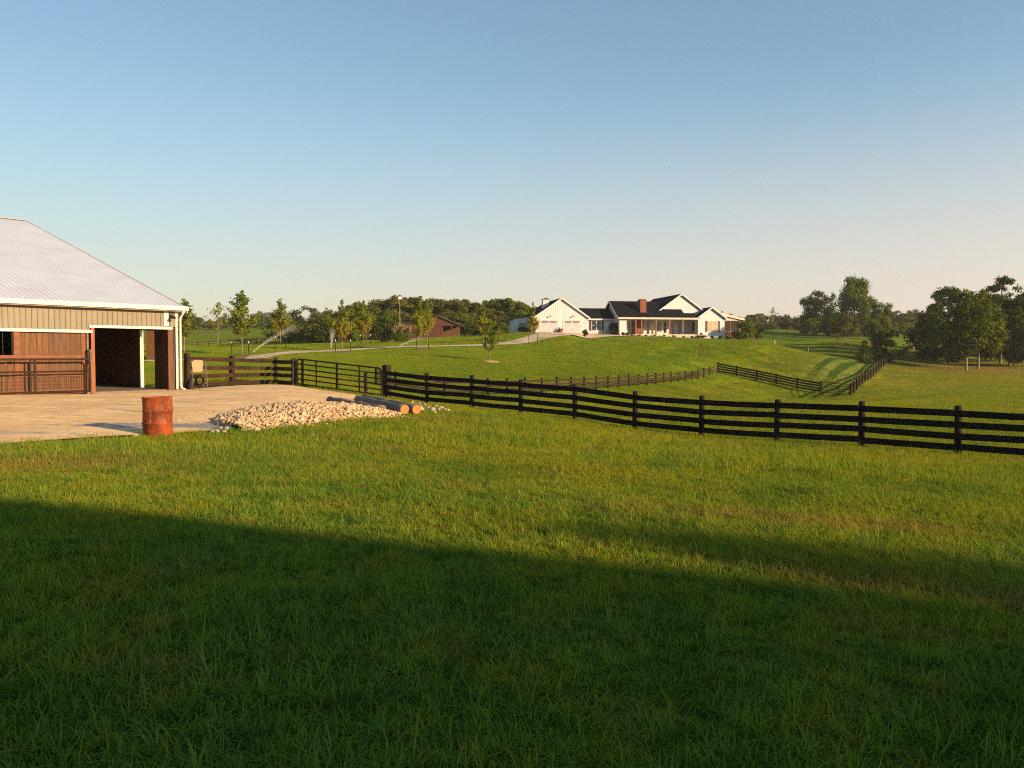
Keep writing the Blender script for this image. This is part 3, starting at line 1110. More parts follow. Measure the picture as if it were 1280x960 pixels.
g0 = Vector((LF[3][0] + .22, LF[3][1] - .2, Z(*LF[3])))
g1 = Vector((GP[0] - .28, GP[1] + .2, Z(*GP) + .02))
pipe_gate('pipe_gate', 'brown tubular pipe gate between the brown fence and the thick square post', g0, g1, 1.36, 5, ((.07, .16), (.24, .07), (.49, .13), (.75, .07)), M['gate_steel'])
gw0, gw1 = bpt(-3.86, -.40, 0), bpt(-9.0, -.40, 0)
gg = pipe_gate('pipe_gate', 'rusty brown tubular gate folded back against the wooden barn wall', gw0, gw1, 1.42, 2, ((.40, .10), (.43, .05)), M['gate_steel'])
for o in KIDS[gg.name]:
    if o.name.startswith('rail'): o.location.z += .16
b = MB()
for k in range(60): b.tube([(.1 + k * .083, 0, .14), (.1 + k * .083, 0, .94)], .004, 4)
for k in range(1, 6): b.tube([(.05, 0, .14 + k * .135), (5.1, 0, .14 + k * .135)], .004, 4)
b.build('wire_mesh', M['gate_steel'], gg)
c0, c1 = F3[-1], F4[0]
pipe_gate('pipe_gate', 'low dark tubular gate closing the mown lane in the hollow', (c0[0] + .2, c0[1], Z(*c0)), (c1[0] - .2, c1[1], Z(*c1)), 1.3, 4, ((.5, .09),), M['fence_black'])
x, y = xat(457, 40.5), 40.5
b = MB(); b.tube([(0, 0, -.2), (0, 0, 1.1), (0, 0, 1.14)], [.085, .085, .05], 10)
sp = b.build('short_post', M['fence_black']); sp.location = (x, y, Z(x, y))
tag(sp, 'short round black post standing just behind the pipe gate', 'post')

# ------------------------------------------------------------------ the barn
barn = empty('barn', BC, B_ROT, 'tan metal barn with pale ribbed roof and brown wooden stalls below', 'barn')
LX, DY = -27.0, 38.6
EZ, RZ = 3.72, 9.62
SLOPE = (RZ - EZ) / (DY / 2)
m = MB()
m.box(LX, -3.7, .0, .06, 2.62, EZ); m.box(-3.7, -.02, .0, .06, 2.83, EZ)
x = -.10
while x > LX:
    z0 = 2.64 if x < -3.72 else 2.85
    m.prism([(x - .03, -.022), (x - .015, -.022), (x + .015, -.022), (x + .03, -.022)], 'z', 0, 0) if False else None
    m.hexa([(x - .032, 0, z0), (x + .032, 0, z0), (x + .032, 0, EZ - .02), (x - .032, 0, EZ - .02)][::-1], [(x - .016, -.028, z0), (x + .016, -.028, z0), (x + .016, -.028, EZ - .02), (x - .016, -.028, EZ - .02)][::-1])
    x -= .205
m.build('metal_siding', M['tan_metal'], barn)
# gable and back walls
m = MB()
op0, op1, oz = 1.95, 3.42, 2.78
def rz(y): return EZ + SLOPE * min(y, DY - y) - .02
m.prism([(.08, -.1), (op0, -.1), (op0, oz), (op1, oz), (op1, -.1), (DY, -.1), (DY, rz(DY)), (DY / 2, rz(DY / 2)), (.08, rz(.08))], 'x', -.10, -.002)
m.prism([(.08, -.3), (DY, -.3), (DY, rz(DY)), (DY / 2, rz(DY / 2)), (.08, rz(.08))], 'x', LX + .01, LX + .12)
m.box(LX + .12, -.10, DY - .1, DY - .002, -.3, EZ)
m.build('gable_wall', M['tan_metal'], barn)
m = MB()
y = .13
while y < 12:
    if not (op0 - .02 < y + .1 < op1): m.box(-.135, -.104, y, y + .19, 0, 3.6)
    y += .196
m.build('inner_boarding', M['dark_wood'], barn)
# front wood wall: upright planks, an open stall window at the left
m = MB()
x = -3.78
while x > LX + .3:
    x0 = x - .205
    if -9.15 < (x + x0) / 2 < -6.48:
        m.box(x0 + .004, x, .10, .14, .02, 1.50)
    else:
        m.box(x0 + .004, x, .10, .14, .02, 2.50)
    x -= .21
m.build('plank_wall', M['red_wood'], barn)
m = MB()
m.box(LX + .4, -3.80, .055, .098, 1.42, 1.58)            # rails on the planks
m.box(-6.48, -6.28, .05, .098, 1.585, 2.5); m.box(-9.2, -9.0, .05, .098, 1.585, 2.5)
m.box(-4.02, -3.82, .052, .098, .02, 2.5)
m.box(-6.46, -6.28, .052, .098, .02, 1.415); m.box(-6.26, -4.04, .06, .098, .06, .20); m.box(-6.26, -4.04, .06, .098, .72, .86)
m.bar((-8.9, .075, .15), (-6.6, .075, 1.35), .035, .14, up=(0, -1, 0))
m.build('wall_batten', pmat('batten_wood', (.20, .062, .014), (.12, .036, .008), 2.5, .6, stretch=(2, 5, 5), bump=.25), barn)
m = MB()
for k in range(9): m.tube([(-9.0 + k * .31, .16, 1.5), (-9.0 + k * .31, .16, 2.5)], .012, 6)
m.build('window_bar', M['black_metal'], barn)
# white trims, eave and corner
m = MB(); m.box(LX, -3.62, -.06, .09, 2.50, 2.615)
m.build('header_trim', M['white_trim'], barn)
m = MB(); m.box(-3.74, -.22, -.065, .02, 2.715, 2.825)
m.build('door_track', M['white_trim'], barn)
m = MB(); m.box(-.18, .03, -.035, -.004, .06, EZ - .02) if False else None
m.box(-.07, .02, -.04, -.003, .05, EZ - .03); m.box(.002, .03, -.04, .16, .05, EZ - .03)
m.build('corner_trim', M['white_trim'], barn)
m = MB(); m.box(-.42, -.19, -.03, .1, 0, 2.70)
m.build('corner_post', M['post_wood'], barn)
m = MB(); m.box(-3.66, -3.52, -.02, .13, 0, 2.71)
m.build('door_jamb', M['lit_jamb_wood'], barn)
m = MB(); m.tube([(-3.80, -.30, 0), (-3.80, -.30, 1.75)], .045, 8); m.box(-3.86, -3.76, -.32, -.02, 1.75, 1.8); m.box(-3.84, -3.78, -.05, .05, 1.2, 2.5)
m.build('gate_pipe', M['grey_steel'], barn)
# door side wall, partition, back of the aisle
m = MB()
y = .14
while y < 1.15:
    m.box(-3.73, -3.69, y, y + .195, .04, 2.9); y += .2
m.build('door_leaf', M['red_wood'], barn)
m = MB()
y = 1.25
while y < 9.0:
    m.box(-4.05, -4.0, y, y + .195, 0, 3.2); y += .2
x = -4.0
while x < -.15:
    m.box(x, x + .195, 9.0, 9.05, 0, 5.5); x += .2
m.build('aisle_wall', M['dark_wood'], barn)
m = MB(); m.box(-3.98, -3.82, 2.9, 3.06, 0, 2.9); m.box(-4.0, -3.72, 2.75, 2.9, 0, .85)
m.build('aisle_post', M['grey_steel'], barn)
m = MB(); m.box(LX + .2, -.14, 6.0 if False else 10.5, 10.6, 0, 6.0); m.box(-9.6, -9.5, .3, 10.4, 0, 3.0)
m.build('stall_partition', M['dark_wood'], barn)
m = MB(); m.box(-.145, .012, op1 - .09, op1 + .02, 0, oz)
m.build('side_door_trim', M['white_trim'], barn)
m = MB(); m.box(LX + .15, -.11, .15, DY - .15, -.25, .05)
m.build('floor_slab', pmat('barn_floor', (.2, .16, .12), None, 2, .9), barn)
# roof: two ribbed slopes
def roof_slope(sgn):
    m = MB()
    x0, x1 = LX - .3, .28
    ov = .38
    if sgn > 0: ya, za, yb, zb = -ov, EZ - SLOPE * ov + .06, DY / 2, RZ + .06
    else: ya, za, yb, zb = DY + ov, EZ - SLOPE * ov + .06, DY / 2, RZ + .06
    m.hexa([(x0, ya, za - .05), (x1, ya, za - .05), (x1, yb, zb - .05), (x0, yb, zb - .05)], [(x0, ya, za), (x1, ya, za), (x1, yb, zb), (x0, yb, zb)])
    x = x1 - .06
    while x > x0:
        m.hexa([(x - .035, ya, za), (x + .035, ya, za), (x + .035, yb, zb), (x - .035, yb, zb)], [(x - .015, ya, za + .02), (x + .015, ya, za + .02), (x + .015, yb, zb + .02), (x - .015, yb, zb + .02)])
        x -= .23
    return m
ro = roof_slope(1).build('roof', M['roof_metal'], barn)
roof_slope(-1).build('roof', M['roof_metal'], barn)
m = MB(); m.prism([(DY / 2 - .28, RZ + .03), (DY / 2, RZ + .13), (DY / 2 + .28, RZ + .03), (DY / 2, RZ + .10)], 'x', LX - .3, .3)
m.build('ridge_cap', M['white_trim'], barn)
m = MB()
m.prism([(-.46, 3.56), (-.33, 3.56), (-.33, 3.74), (-.46, 3.74)], 'x', LX - .3, .33)
m.box(LX, .26, -.34, -.02, 3.52, 3.556)
m.build('eave_gutter', M['white_trim'], barn)
m = MB()
for a, b_ in ((-.40, DY / 2), (DY + .40, DY / 2)):
    za, zb = EZ - SLOPE * .4, RZ
    m.hexa([(.285, a, za - .14), (.325, a, za - .14), (.325, b_, zb - .14), (.285, b_, zb - .14)], [(.285, a, za + .10), (.325, a, za + .10), (.325, b_, zb + .10), (.285, b_, zb + .10)])
m.build('rake_trim', M['white_trim'], barn)
m = MB(); m.tube([(.16, -.40, 3.58), (.14, -.30, 3.42), (.12, -.085, 3.22), (.12, -.085, .20), (.13, -.13, .08), (.16, -.34, .05)], .055, 10)
m.build('downspout', M['white_paint'], barn, smooth=True)
m = MB(); m.box(-.60, -.38, -.033, -.029, 2.86, 3.52)
m.build('white_board', M['white_paint'], barn)
m = MB(); m.box(-.36, -.26, -.12, -.03, 3.22, 3.40); m.tube([(-.31, -.1, 3.3), (-.31, -.24, 3.34), (-.31, -.34, 3.28)], .03, 8); m.lathe([(0, .10), (.05, .09), (.10, .03), (.12, -.02), (.0, -.02)], 12, (-.31, -.36, 3.2))
m.build('flood_light', M['black_metal'], barn)
m = MB(); m.tube([(-8.0, DY / 2, RZ + .05), (-8.0, DY / 2, RZ + 1.25)], [.025, .012], 6)
m.build('lightning_rod', M['white_paint'], barn)

# ------------------------------------------------------------------ a shed beyond the barn, seen through the side door
p = Vector((xat(198.5, 78), 78, 0)); p.z = Z(p.x, p.y)
sh = empty('wooden_shed', p, .2, 'small orange brown wooden shed seen through the open barn door', 'shed')
m = MB(); m.box(-.9, .9, -1.0, 1.0, -.3, 2.9); m.build('wall', M['red_wood'], sh)
m = MB(); m.hexa([(-1.1, -1.2, 2.86), (1.1, -1.2, 2.86), (1.1, 1.2, 3.26), (-1.1, 1.2, 3.26)], [(-1.1, -1.2, 2.95), (1.1, -1.2, 2.95), (1.1, 1.2, 3.35), (-1.1, 1.2, 3.35)])
m.build('roof', M['shingle'], sh)

# ------------------------------------------------------------------ rusty drum
p = spot(196, 18.25)
drum = empty('steel_drum', p, .6, 'rusty orange open steel drum standing at the edge of the grass', 'drum')
R = .315
prof = [(R - .01, .0), (R, .02)]
for zc in (.29, .57):
    prof += [(R, zc - .03), (R + .012, zc - .012), (R + .014, zc), (R + .012, zc + .012), (R, zc + .03)]
prof += [(R, .845), (R + .012, .86), (R + .012, .875), (R - .006, .876), (R - .008, .85), (R - .008, .05), (0, .05)]
m = MB(); m.lathe(prof, 40); dm = m.build('drum_body', M['rust'], drum, smooth=True)
for v in dm.data.vertices:
    a = math.atan2(v.co.y, v.co.x)
    k = .006 * math.sin(3 * a + 9 * v.co.z) + .008 * math.exp(-((a + 1.4) ** 2 / .1 + (v.co.z - .44) ** 2 / .02))
    v.co.x -= math.cos(a) * k; v.co.y -= math.sin(a) * k
m = MB(); m.lathe([(0, .30), (.16, .33), (.30, .27), (R - .01, .25)], 20); m.build('ash', M['dark_wood'], drum)

# ------------------------------------------------------------------ hand cart by the barn corner
p = spot(247, 37.0)
ct = empty('hand_cart', p, math.radians(20), 'tubular cart with beige tray leaning upright on the brown fence', 'cart')
m = MB()
m.hexa([(-.20, -.17, .80), (.20, -.17, .80), (.20, -.05, .80), (-.20, -.05, .80)], [(-.25, -.05, 1.30), (.25, -.05, 1.30), (.25, .10, 1.30), (-.25, .10, 1.30)])
m.prism([(-.25, 1.30), (.25, 1.30), (.18, 1.36), (-.18, 1.36)], 'y', -.03, .08)
m.build('tray', M['beige_plastic'], ct)
m = MB()
for s in (-1, 1):
    m.tube([(s * .40, -.22, .03), (s * .40, -.10, .45), (s * .36, .0, .95), (s * .28, .08, 1.22)], .020, 8)
    m.tube([(s * .24, -.12, .80), (s * .20, -.20, .45), (s * .26, -.30, .05)], .018, 8)
m.tube([(-.40, -.17, .30), (.40, -.17, .30)], .018, 8)
m.tube([(-.36, -.02, .92), (.36, -.02, .92)], .018, 8)
m.tube([(-.26, -.30, .05), (-.1, -.33, .03), (.1, -.33, .03), (.26, -.30, .05)], .018, 8)
m.build('frame', M['grey_steel'], ct, smooth=True)
for nm, rr, tr, mt in (('wheel', .22, .05, M['rubber']),):
    m = MB(); pts = [(-.30 + .02 * math.sin(k * PI / 12), -.26 + rr * math.cos(k * PI / 12), .26 + rr * math.sin(k * PI / 12)) for k in range(25)]
    m.tube(pts, tr, 8, cap=False)
    wh = m.build(nm, mt, ct, smooth=True)
    m = MB()
    for k in range(5): m.tube([(-.30, -.26, .26), (-.30, -.26 + .2 * math.cos(k * 2 * PI / 5), .26 + .2 * math.sin(k * 2 * PI / 5))], .012, 6)
    m.build('spoke', M['grey_steel'], wh)
m = MB()
for k in range(4):
    pts = [(.06 + .16 * math.cos(a * PI / 10) + .02 * k, -.22 - .03 * k, .42 + (.24 - .015 * k) * math.sin(a * PI / 10)) for a in range(21)]
    m.tube(pts, .013, 6, cap=False)
m.build('coiled_hose', M['fence_black'], ct, smooth=True)

# ------------------------------------------------------------------ heap of limestone, loose stones, logs
_PH = (1 + 5 ** .5) / 2
ICO_V = np.array([(-1, _PH, 0), (1, _PH, 0), (-1, -_PH, 0), (1, -_PH, 0), (0, -1, _PH), (0, 1, _PH), (0, -1, -_PH), (0, 1, -_PH), (_PH, 0, -1), (_PH, 0, 1), (-_PH, 0, -1), (-_PH, 0, 1)]) / (1 + _PH ** 2) ** .5
ICO_F = np.array([(0, 11, 5), (0, 5, 1), (0, 1, 7), (0, 7, 10), (0, 10, 11), (1, 5, 9), (5, 11, 4), (11, 10, 2), (10, 7, 6), (7, 1, 8), (3, 9, 4), (3, 4, 2), (3, 2, 6), (3, 6, 8), (3, 8, 9), (4, 9, 5), (2, 4, 11), (6, 2, 10), (8, 6, 7), (9, 8, 1)])


def rock(r):
    v = ICO_V * r.uniform(.42, 1.3, (12, 1))
    v = v * r.uniform(.65, 1.2, 3)
    q = Euler(tuple(r.uniform(0, 6.28, 3))).to_matrix()
    return v @ np.array(q)


hp = [ground_hit(px, py) for px, py in ((306, 539), (330, 538), (400, 534), (470, 527), (506, 522))]
A, B = hp[0], hp[-1]
axis = Vector((B.x - A.x, B.y - A.y, 0)); HL = axis.length; axis.normalize()
perp = Vector((-axis.y, axis.x, 0))       # away from the camera


def heap_h(u, v):
    """u 0..1 along, v metres back from the front foot"""
    wdt = .7 + 2.6 * math.sin(PI * min(max(u, 0), 1) ** .8) ** .8
    if v < 0 or v > wdt or u < 0 or u > 1: return 0.0
    hh = .10 + .34 * (math.sin(PI * min(1, u ** 1.15 * .92 + .06)) ** .9)
    return hh * (math.sin(PI * (v / wdt) ** .8)) ** .7


hr = np.random.default_rng(5)
V, F = [], []
nrock = 0
while nrock < 5200:
    u, v = hr.uniform(0, 1), hr.uniform(0, 3.4)
    h = heap_h(u, v)
    if h <= 0.01: continue
    p = A + axis * (u * HL) + perp * v
    s = float(np.clip(np.exp(hr.normal(math.log(.036), .42)), .016, .12))
    c = np.array([p.x, p.y, Z(p.x, p.y) + h - s * .2])
    V.append(rock(hr) * s + c); F.append(ICO_F + 12 * nrock); nrock += 1
GU, GV = 40, 20
base, bf = [], []
for i in range(GU + 1):
    for j in range(GV + 1):
        u, v = i / GU, j / GV * 3.4
        p = A + axis * (u * HL) + perp * v
        h = heap_h(u, v)
        base.append((p.x, p.y, Z(p.x, p.y) + (h - .06 if h > 0 else -.1)))
for i in range(GU):
    for j in range(GV):
        a = i * (GV + 1) + j
        bf += [(a, a + GV + 1, a + GV + 2), (a, a + GV + 2, a + 1)]
for _k in range(420):                    # crumbs that rolled off the heap
    u, v = hr.uniform(-.04, 1.03), hr.normal(-.05, .16) if hr.random() < .6 else hr.uniform(2.4, 4.2)
    p = A + axis * (u * HL) + perp * v
    s = float(np.exp(hr.normal(math.log(.026), .4)))
    V.append(rock(hr) * s + np.array([p.x, p.y, Z(p.x, p.y) + .03])); F.append(ICO_F + 12 * nrock); nrock += 1
nb = nrock * 12
V.append(np.array(base)); F.append(np.array(bf) + nb)
tag(put('limestone_heap', np_mesh('limestone_heap', np.concatenate(V), np.concatenate(F), [M['limestone']])), 'low heap of pale crushed limestone at the front edge of the yard', 'stone heap', kind='stuff')

stones = []
for (px, py), s, grey in [((527, 513), .15, 0), ((531, 508), .13, 1), ((536, 512), .12, 0), ((540, 515), .17, 1), ((545, 510), .14, 1), ((549, 514), .12, 1), ((552, 512), .13, 0), ((556, 514), .12, 0), ((560, 515), .11, 0), ((514, 506), .14, 0), ((524, 507), .12, 1), ((534, 506), .10, 0), ((543, 517), .10, 0),
                          ((264, 541), .08, 1), ((268, 539), .08, 1), ((271, 541), .10, 1), ((275, 538), .10, 1), ((279, 541), .08, 1), ((282, 538), .09, 1), ((167, 547), .07, 0), ((28, 551), .05, 0)]:
    p = ground_hit(px, py)
    g = 'limestone lumps scattered past the cut log ends' if px > 500 else 'loose stones along the edge of the yard'
    lab = {(1, 0): 'pale loose limestone lump lying on the grass right of the cut log ends', (1, 1): 'grey loose stone lying on the grass right of the cut log ends',
           (0, 1): 'small grey stone at the left foot of the limestone heap', (0, 0): 'small pale stone on the yard edge left of the limestone heap'}[(int(px > 500), grey)]
    me = np_mesh('stone', rock(hr) * s, ICO_F, [M['grey_stone'] if grey else M['limestone']])
    o = put('stone', me); o.location = (p.x, p.y, p.z + s * .35)
    tag(o, lab, 'stone', g)


def log(name, label, a, b, r, seed, ends=(True, True)):
    a, b = Vector(a), Vector(b)
    rr = random.Random(seed)
    o = empty(name, a, 0, label, 'log', 'grey poles lying behind the limestone heap')
    n = 14
    pts = [(b - a) * (k / n) + Vector((0, 0, .015 * math.sin(k * 1.3 + seed))) for k in range(n + 1)]
    m = MB(); m.tube(pts, [r * (1 + .04 * math.sin(k * 2.1 + seed)) * (1 - .015 * k / n) for k in range(n + 1)], 16, cap=True)
    bk = m.build('log_bark', M['pole_wood'], o, smooth=True)
    d = (b - a).normalized()
    m = MB(); s = d.orthogonal().normalized(); t = d.cross(s)
    ring = [tuple(-d * .008 + (s * math.cos(q * PI / 9) + t * math.sin(q * PI / 9)) * r * .97 * rr.uniform(.95, 1.0)) for q in range(18)]
    m.add(ring + [tuple(-d * .012)], [(k, (k + 1) % 18, 18) for k in range(18)])
    m.build('cut_end', M['cut_wood'], o)
    return o


def gpt(px, d, up): p = spot(px, d); return (p.x, p.y, p.z + up)


log('log', 'grey weathered pole with its fresh orange cut end nearer the limestone heap', gpt(505.5, 25.6, .17), gpt(447, 30.0, .13), .15, 1)
log('log', 'grey weathered pole whose orange cut end is right of the other', gpt(520.5, 25.9, .17), gpt(455, 31.2, .13), .15, 2)
log('log', 'grey pole with a dark end lying farther left behind the limestone heap', gpt(412, 28.6, .13), gpt(478, 25.6, .12), .14, 3)
# ------------------------------------------------------------------ the white farmhouse
def apx(px, b):
    u = (px - 640) / FPX
    return (u * (HO.y + .983 * b) - HO.x + .182 * b) / (.983 - .182 * u)


house = empty('farmhouse', HO, H_ROT, 'white farmhouse with dark roofs, brick chimney, deep porch and two car garage', 'house')
WP, SH, TR = M['white_paint'], M['shingle'], M['white_paint']
AL, AR = 25.2, 30.3


def gable_block(name, a0, a1, b0, b1, zb, ze, zr, axis='y', batten=0):
    m = MB()
    if axis == 'y':
        mid = (a0 + a1) / 2
        m.prism([(a0, zb), (a1, zb), (a1, ze), (mid, zr), (a0, ze)], 'y', b0, b1)
        if batten:
            a = a0 + .05
            while a < a1:
                top = ze + (zr - ze) * (1 - abs(a - mid) / ((a1 - a0) / 2))
                m.box(a - .035, a + .035, b0 - .03, b0 - .002, zb, top - .1)
                a += batten
    else:
        mid = (b0 + b1) / 2
        m.prism([(b0, zb), (b1, zb), (b1, ze), (mid, zr), (b0, ze)], 'x', a0, a1)
    return m.build(name, WP, house)


def gable_roof(a0, a1, b0, b1, ze, zr, axis, ov=.4, th=.16, trim=True):
    """axis: direction of the ridge"""
    m, t = MB(), MB()
    if axis == 'y':
        mid, half = (a0 + a1) / 2, (a1 - a0) / 2
        sl = (zr - ze) / half
        for s in (-1, 1):
            e = mid + s * (half + ov)
            z_e = ze - sl * ov
            lo = [(e, b0 - ov, z_e + .02), (e, b1 + ov, z_e + .02), (mid, b1 + ov, zr + .02), (mid, b0 - ov, zr + .02)]
            hi = [(x, y, z + th) for x, y, z in lo]
            m.hexa(lo, hi)
            w = .05
            lo = [(e + s * .02, b0 - ov - w, z_e - .10), (e + s * .02, b0 - ov - .004, z_e - .10), (mid, b0 - ov - .004, zr - .08), (mid, b0 - ov - w, zr - .08)]
            hi = [(x, y, z + .30) for x, y, z in lo]
            t.hexa(lo, hi)
    else:
        mid, half = (b0 + b1) / 2, (b1 - b0) / 2
        sl = (zr - ze) / half
        for s in (-1, 1):
            e = mid + s * (half + ov)
            z_e = ze - sl * ov
            lo = [(a0 - ov, e, z_e + .02), (a1 + ov, e, z_e + .02), (a1 + ov, mid, zr + .02), (a0 - ov, mid, zr + .02)]
            m.hexa(lo, [(x, y, z + th) for x, y, z in lo])
            w = .05
            lo = [(a0 - ov - w, e, z_e - .10), (a0 - ov - .004, e, z_e - .10), (a0 - ov - .004, mid, zr - .08), (a0 - ov - w, mid, zr - .08)]
            t.hexa(lo, [(x, y, z + .30) for x, y, z in lo])
            t.box(a0 - ov, a1 + ov, e + (s * .01 if s > 0 else -.05), e + (.05 if s > 0 else -.01), z_e - .08, z_e + .16)
    m.build('roof', SH, house)
    if trim: t.build('roof_trim', TR, house)


def window(a0, a1, z0, z1, b, lights=1, shut=None, pane=None, sw=.42):
    m = MB()
    w = .09
    y0, y1 = b - .06, b - .004
    m.box(a0 - w, a0, y0, y1, z0 - w, z1 + w); m.box(a1, a1 + w, y0, y1, z0 - w, z1 + w)
    m.box(a0, a1, y0, y1, z0 - w, z0); m.box(a0, a1, y0, y1, z1, z1 + w)
    for k in range(1, lights):
        x = a0 + (a1 - a0) * k / lights
        m.box(x - .06, x + .06, y0, y1, z0, z1)
    for k in range(lights):
        xa, xb = a0 + (a1 - a0) * k / lights, a0 + (a1 - a0) * (k + 1) / lights
        m.box(xa + .06, xb - .06, b - .05, b - .006, (z0 + z1) / 2 - .025, (z0 + z1) / 2 + .025)
    f = m.build('window', TR, house)
    p = MB(); p.box(a0 + .01, a1 - .01, b - .03, b - .008, z0 + .01, z1 - .01)
    p.build('pane', pane or M['glass'], f)
    if shut:
        for xa, xb in ((a0 - w - sw, a0 - w - .02), (a1 + w + .02, a1 + w + sw)):
            s = MB(); s.box(xa, xb, b - .05, b - .004, z0 - .08, z1 + .08)
            for k in range(8):
                zz = z0 + (z1 - z0) * (k + .5) / 8
                s.box(xa + .05, xb - .05, b - .066, b - .051, zz - .03, zz + .03)
            s.build('shutter', shut, f)
    return f


# garage
gable_block('garage_wall', -4.7, 4.7, 0, 13.5, -.4, 2.86, 6.05, 'y', batten=.40)
gable_roof(-4.7, 4.7, 0, 13.5, 2.86, 6.05, 'y', ov=.35)
for a in (apx(686.2, 0), apx(714.8, 0)):
    m = MB(); m.box(a - 1.5, a + 1.5, -.045, -.034, .0, 2.35)
    for k in range(4):
        for j in range(4): m.box(a - 1.42 + j * .72, a - .76 + j * .72, -.06, -.046, .08 + k * .57, .56 + k * .57) if k < 3 else None
    d = m.build('garage_door', pmat('garage_door_paint', (.46, .48, .51), None, 3, .5, bump=0), house)
    for s in (-.72, .72):
        p = MB(); p.box(a + s - .60, a + s + .60, -.062, -.047, 1.86, 2.18)
        p.build('door_light', M['door_glass'], d)
    m = MB(); m.box(a - 1.68, a - 1.51, -.06, -.033, 0, 2.5); m.box(a + 1.51, a + 1.68, -.06, -.033, 0, 2.5); m.box(a - 1.68, a + 1.68, -.065, -.033, 2.36, 2.52)
    m.build('door_trim', TR, house)
for px in (687.2, 715.4):
    a = apx(px, 0)
    m = MB(); m.tube([(a, -.03, 3.05), (a, -.3, 3.2), (a, -.42, 3.1)], .025, 6); m.lathe([(.03, .12), (.16, .02), (.18, -.06), (0, -.03)], 12, (a, -.42, 2.98))
    m.build('barn_lamp', M['black_metal'], house)
m = MB(); a = apx(672.5, 0); m.box(a - .25, a + .25, -.06, -.034, 1.05, 2.1)
m.build('garage_side_window', M['warm_glass'], house)
m = MB(); m.box(-2.5, -1.4, 3.6, 4.7, 4.6, 6.15); m.build('cupola', WP, house)
m = MB(); m.box(-2.6, -1.3, 3.5, 4.8, 6.153, 6.22); m.prism([(-2.5, 6.22), (-1.4, 6.22), (-1.95, 6.5)], 'y', 3.6, 4.7)
m.build('cupola_cap', M['shutter'], house)
# lean-to
m = MB(); m.prism([(-7.4, -.4), (-4.71, -.4), (-4.71, 3.2), (-7.4, 2.75)], 'y', 5, 10); m.build('side_room', WP, house)
m = MB(); m.hexa([(-7.75, 4.7, 2.72), (-4.69, 4.7, 3.23), (-4.69, 10.3, 3.23), (-7.75, 10.3, 2.72)], [(-7.75, 4.7, 2.86), (-4.69, 4.7, 3.37), (-4.69, 10.3, 3.37), (-7.75, 10.3, 2.86)])
m.build('roof', SH, house)
window(-6.6, -5.6, 1.0, 2.0, 5)
# breezeway
m = MB(); m.prism([(3.0, -.5), (9.0, -.5), (9.0, 2.88), (6.0, 4.65), (3.0, 2.88)], 'x', 4.70, 10.55)
a = 4.9
while a < 10.5: m.box(a - .035, a + .035, 2.965, 2.998, -.4, 2.86); a += .4
m.build('breezeway_wall', WP, house)
gable_roof(5.15, 10.15, 3.0, 9.0, 2.88, 4.65, 'x', ov=.42, trim=False)
m = MB(); m.box(4.72, 10.5, 2.52, 2.57, 2.52, 2.78); m.build('breezeway_gutter', TR, house)
a0, a1 = apx(739.5, 3), apx(751.2, 3)
window(a0, a1, .75, 2.4, 2.965, lights=2, shut=M['dark_shutter'], sw=.36)
# main body
m = MB()
m.prism([(0, -.9), (10, -.9), (10, 2.9), (5, 5.95), (0, 2.9)], 'x', 10.5, 11.8)
m.box(11.8, 31.0, 4.0, 16.5, -1.6, 2.9)
m.build('main_wall', WP, house)
m = MB(); m.prism([(4.0, 2.9), (10, 2.9), (5, 5.9)], 'x', 11.82, 22.0); m.build('attic_wall', WP, house)
gable_roof(10.5, 22.6, 0, 10, 2.9, 5.95, 'x', ov=.42)
# big front gable
m = MB(); m.prism([(16.9, 2.95), (29.1, 2.95), (23.0, 7.22)], 'y', 2.5, 16.5); m.build('front_gable_wall', WP, house)
gable_roof(16.9, 29.1, 2.5, 16.5, 2.95, 7.25, 'y', ov=.38)
# right wing
gable_block('right_wing_wall', AL, AR, -.02, 12, -1.8, 2.98, 4.72, 'y')
gable_roof(AL, AR, -.02, 9.0, 2.98, 4.75, 'y', ov=.4)
a0, a1 = apx(884.4, 0), apx(896, 0)
window(a0, a1, .55, 2.35, -.02, lights=2, shut=M['shutter'], pane=M['warm_glass'])
# porch roof, deck, posts
m = MB()
lo = [(15.6, -.55, 2.80), (AL + .2, -.55, 2.80), (AL + .2, 2.49, 3.78), (15.6, 2.49, 3.78)]
m.hexa(lo, [(x, y, z + .15) for x, y, z in lo])
m.build('porch_roof', SH, house)
m = MB(); m.box(10.1, AL - .02, -.62, -.56, 2.62, 2.93); m.box(11.85, AL - .03, -.54, 3.98, 2.68, 2.76)
m.build('porch_fascia', pmat('porch_fascia_paint', (.60, .55, .46), None, 3, .6, bump=0), house)
m = MB(); m.box(11.82, AL - .02, -.5, 3.99, -.28, -.03); m.build('porch_deck', M['deck'], house)
m = MB(); m.box(11.9, AL - .04, -.42, -.30, -1.3, -.285); m.build('porch_skirt', M['concrete_block'], house)
for px in (794.3, 801.6, 819.5, 836.5, 853):
    a = apx(px, -.3)
    m = MB(); m.box(a - .11, a + .11, -.42, -.2, -.03, 2.68); m.box(a - .16, a + .16, -.46, -.16, -.025, .12)
    m.build('porch_post', M['cedar_post'], house)
# chimney: breast on the porch and stack through the roof
a0, a1 = apx(799.4, 1.5), apx(807.0, 1.5)
m = MB(); m.box(a0, a1, 1.35, 2.75, 3.0, 6.0); m.box(a0 - .07, a1 + .07, 1.28, 2.82, 6.0, 6.14); m.box(a0 + .1, a1 - .1, 1.45, 2.6, 6.14, 6.32)
m.build('chimney', M['brick'], house)
m = MB(); m.box(a0 - .25, a1 + .15, 3.1, 3.98, -.03, 2.66); m.build('porch_fireplace', M['brick'], house)
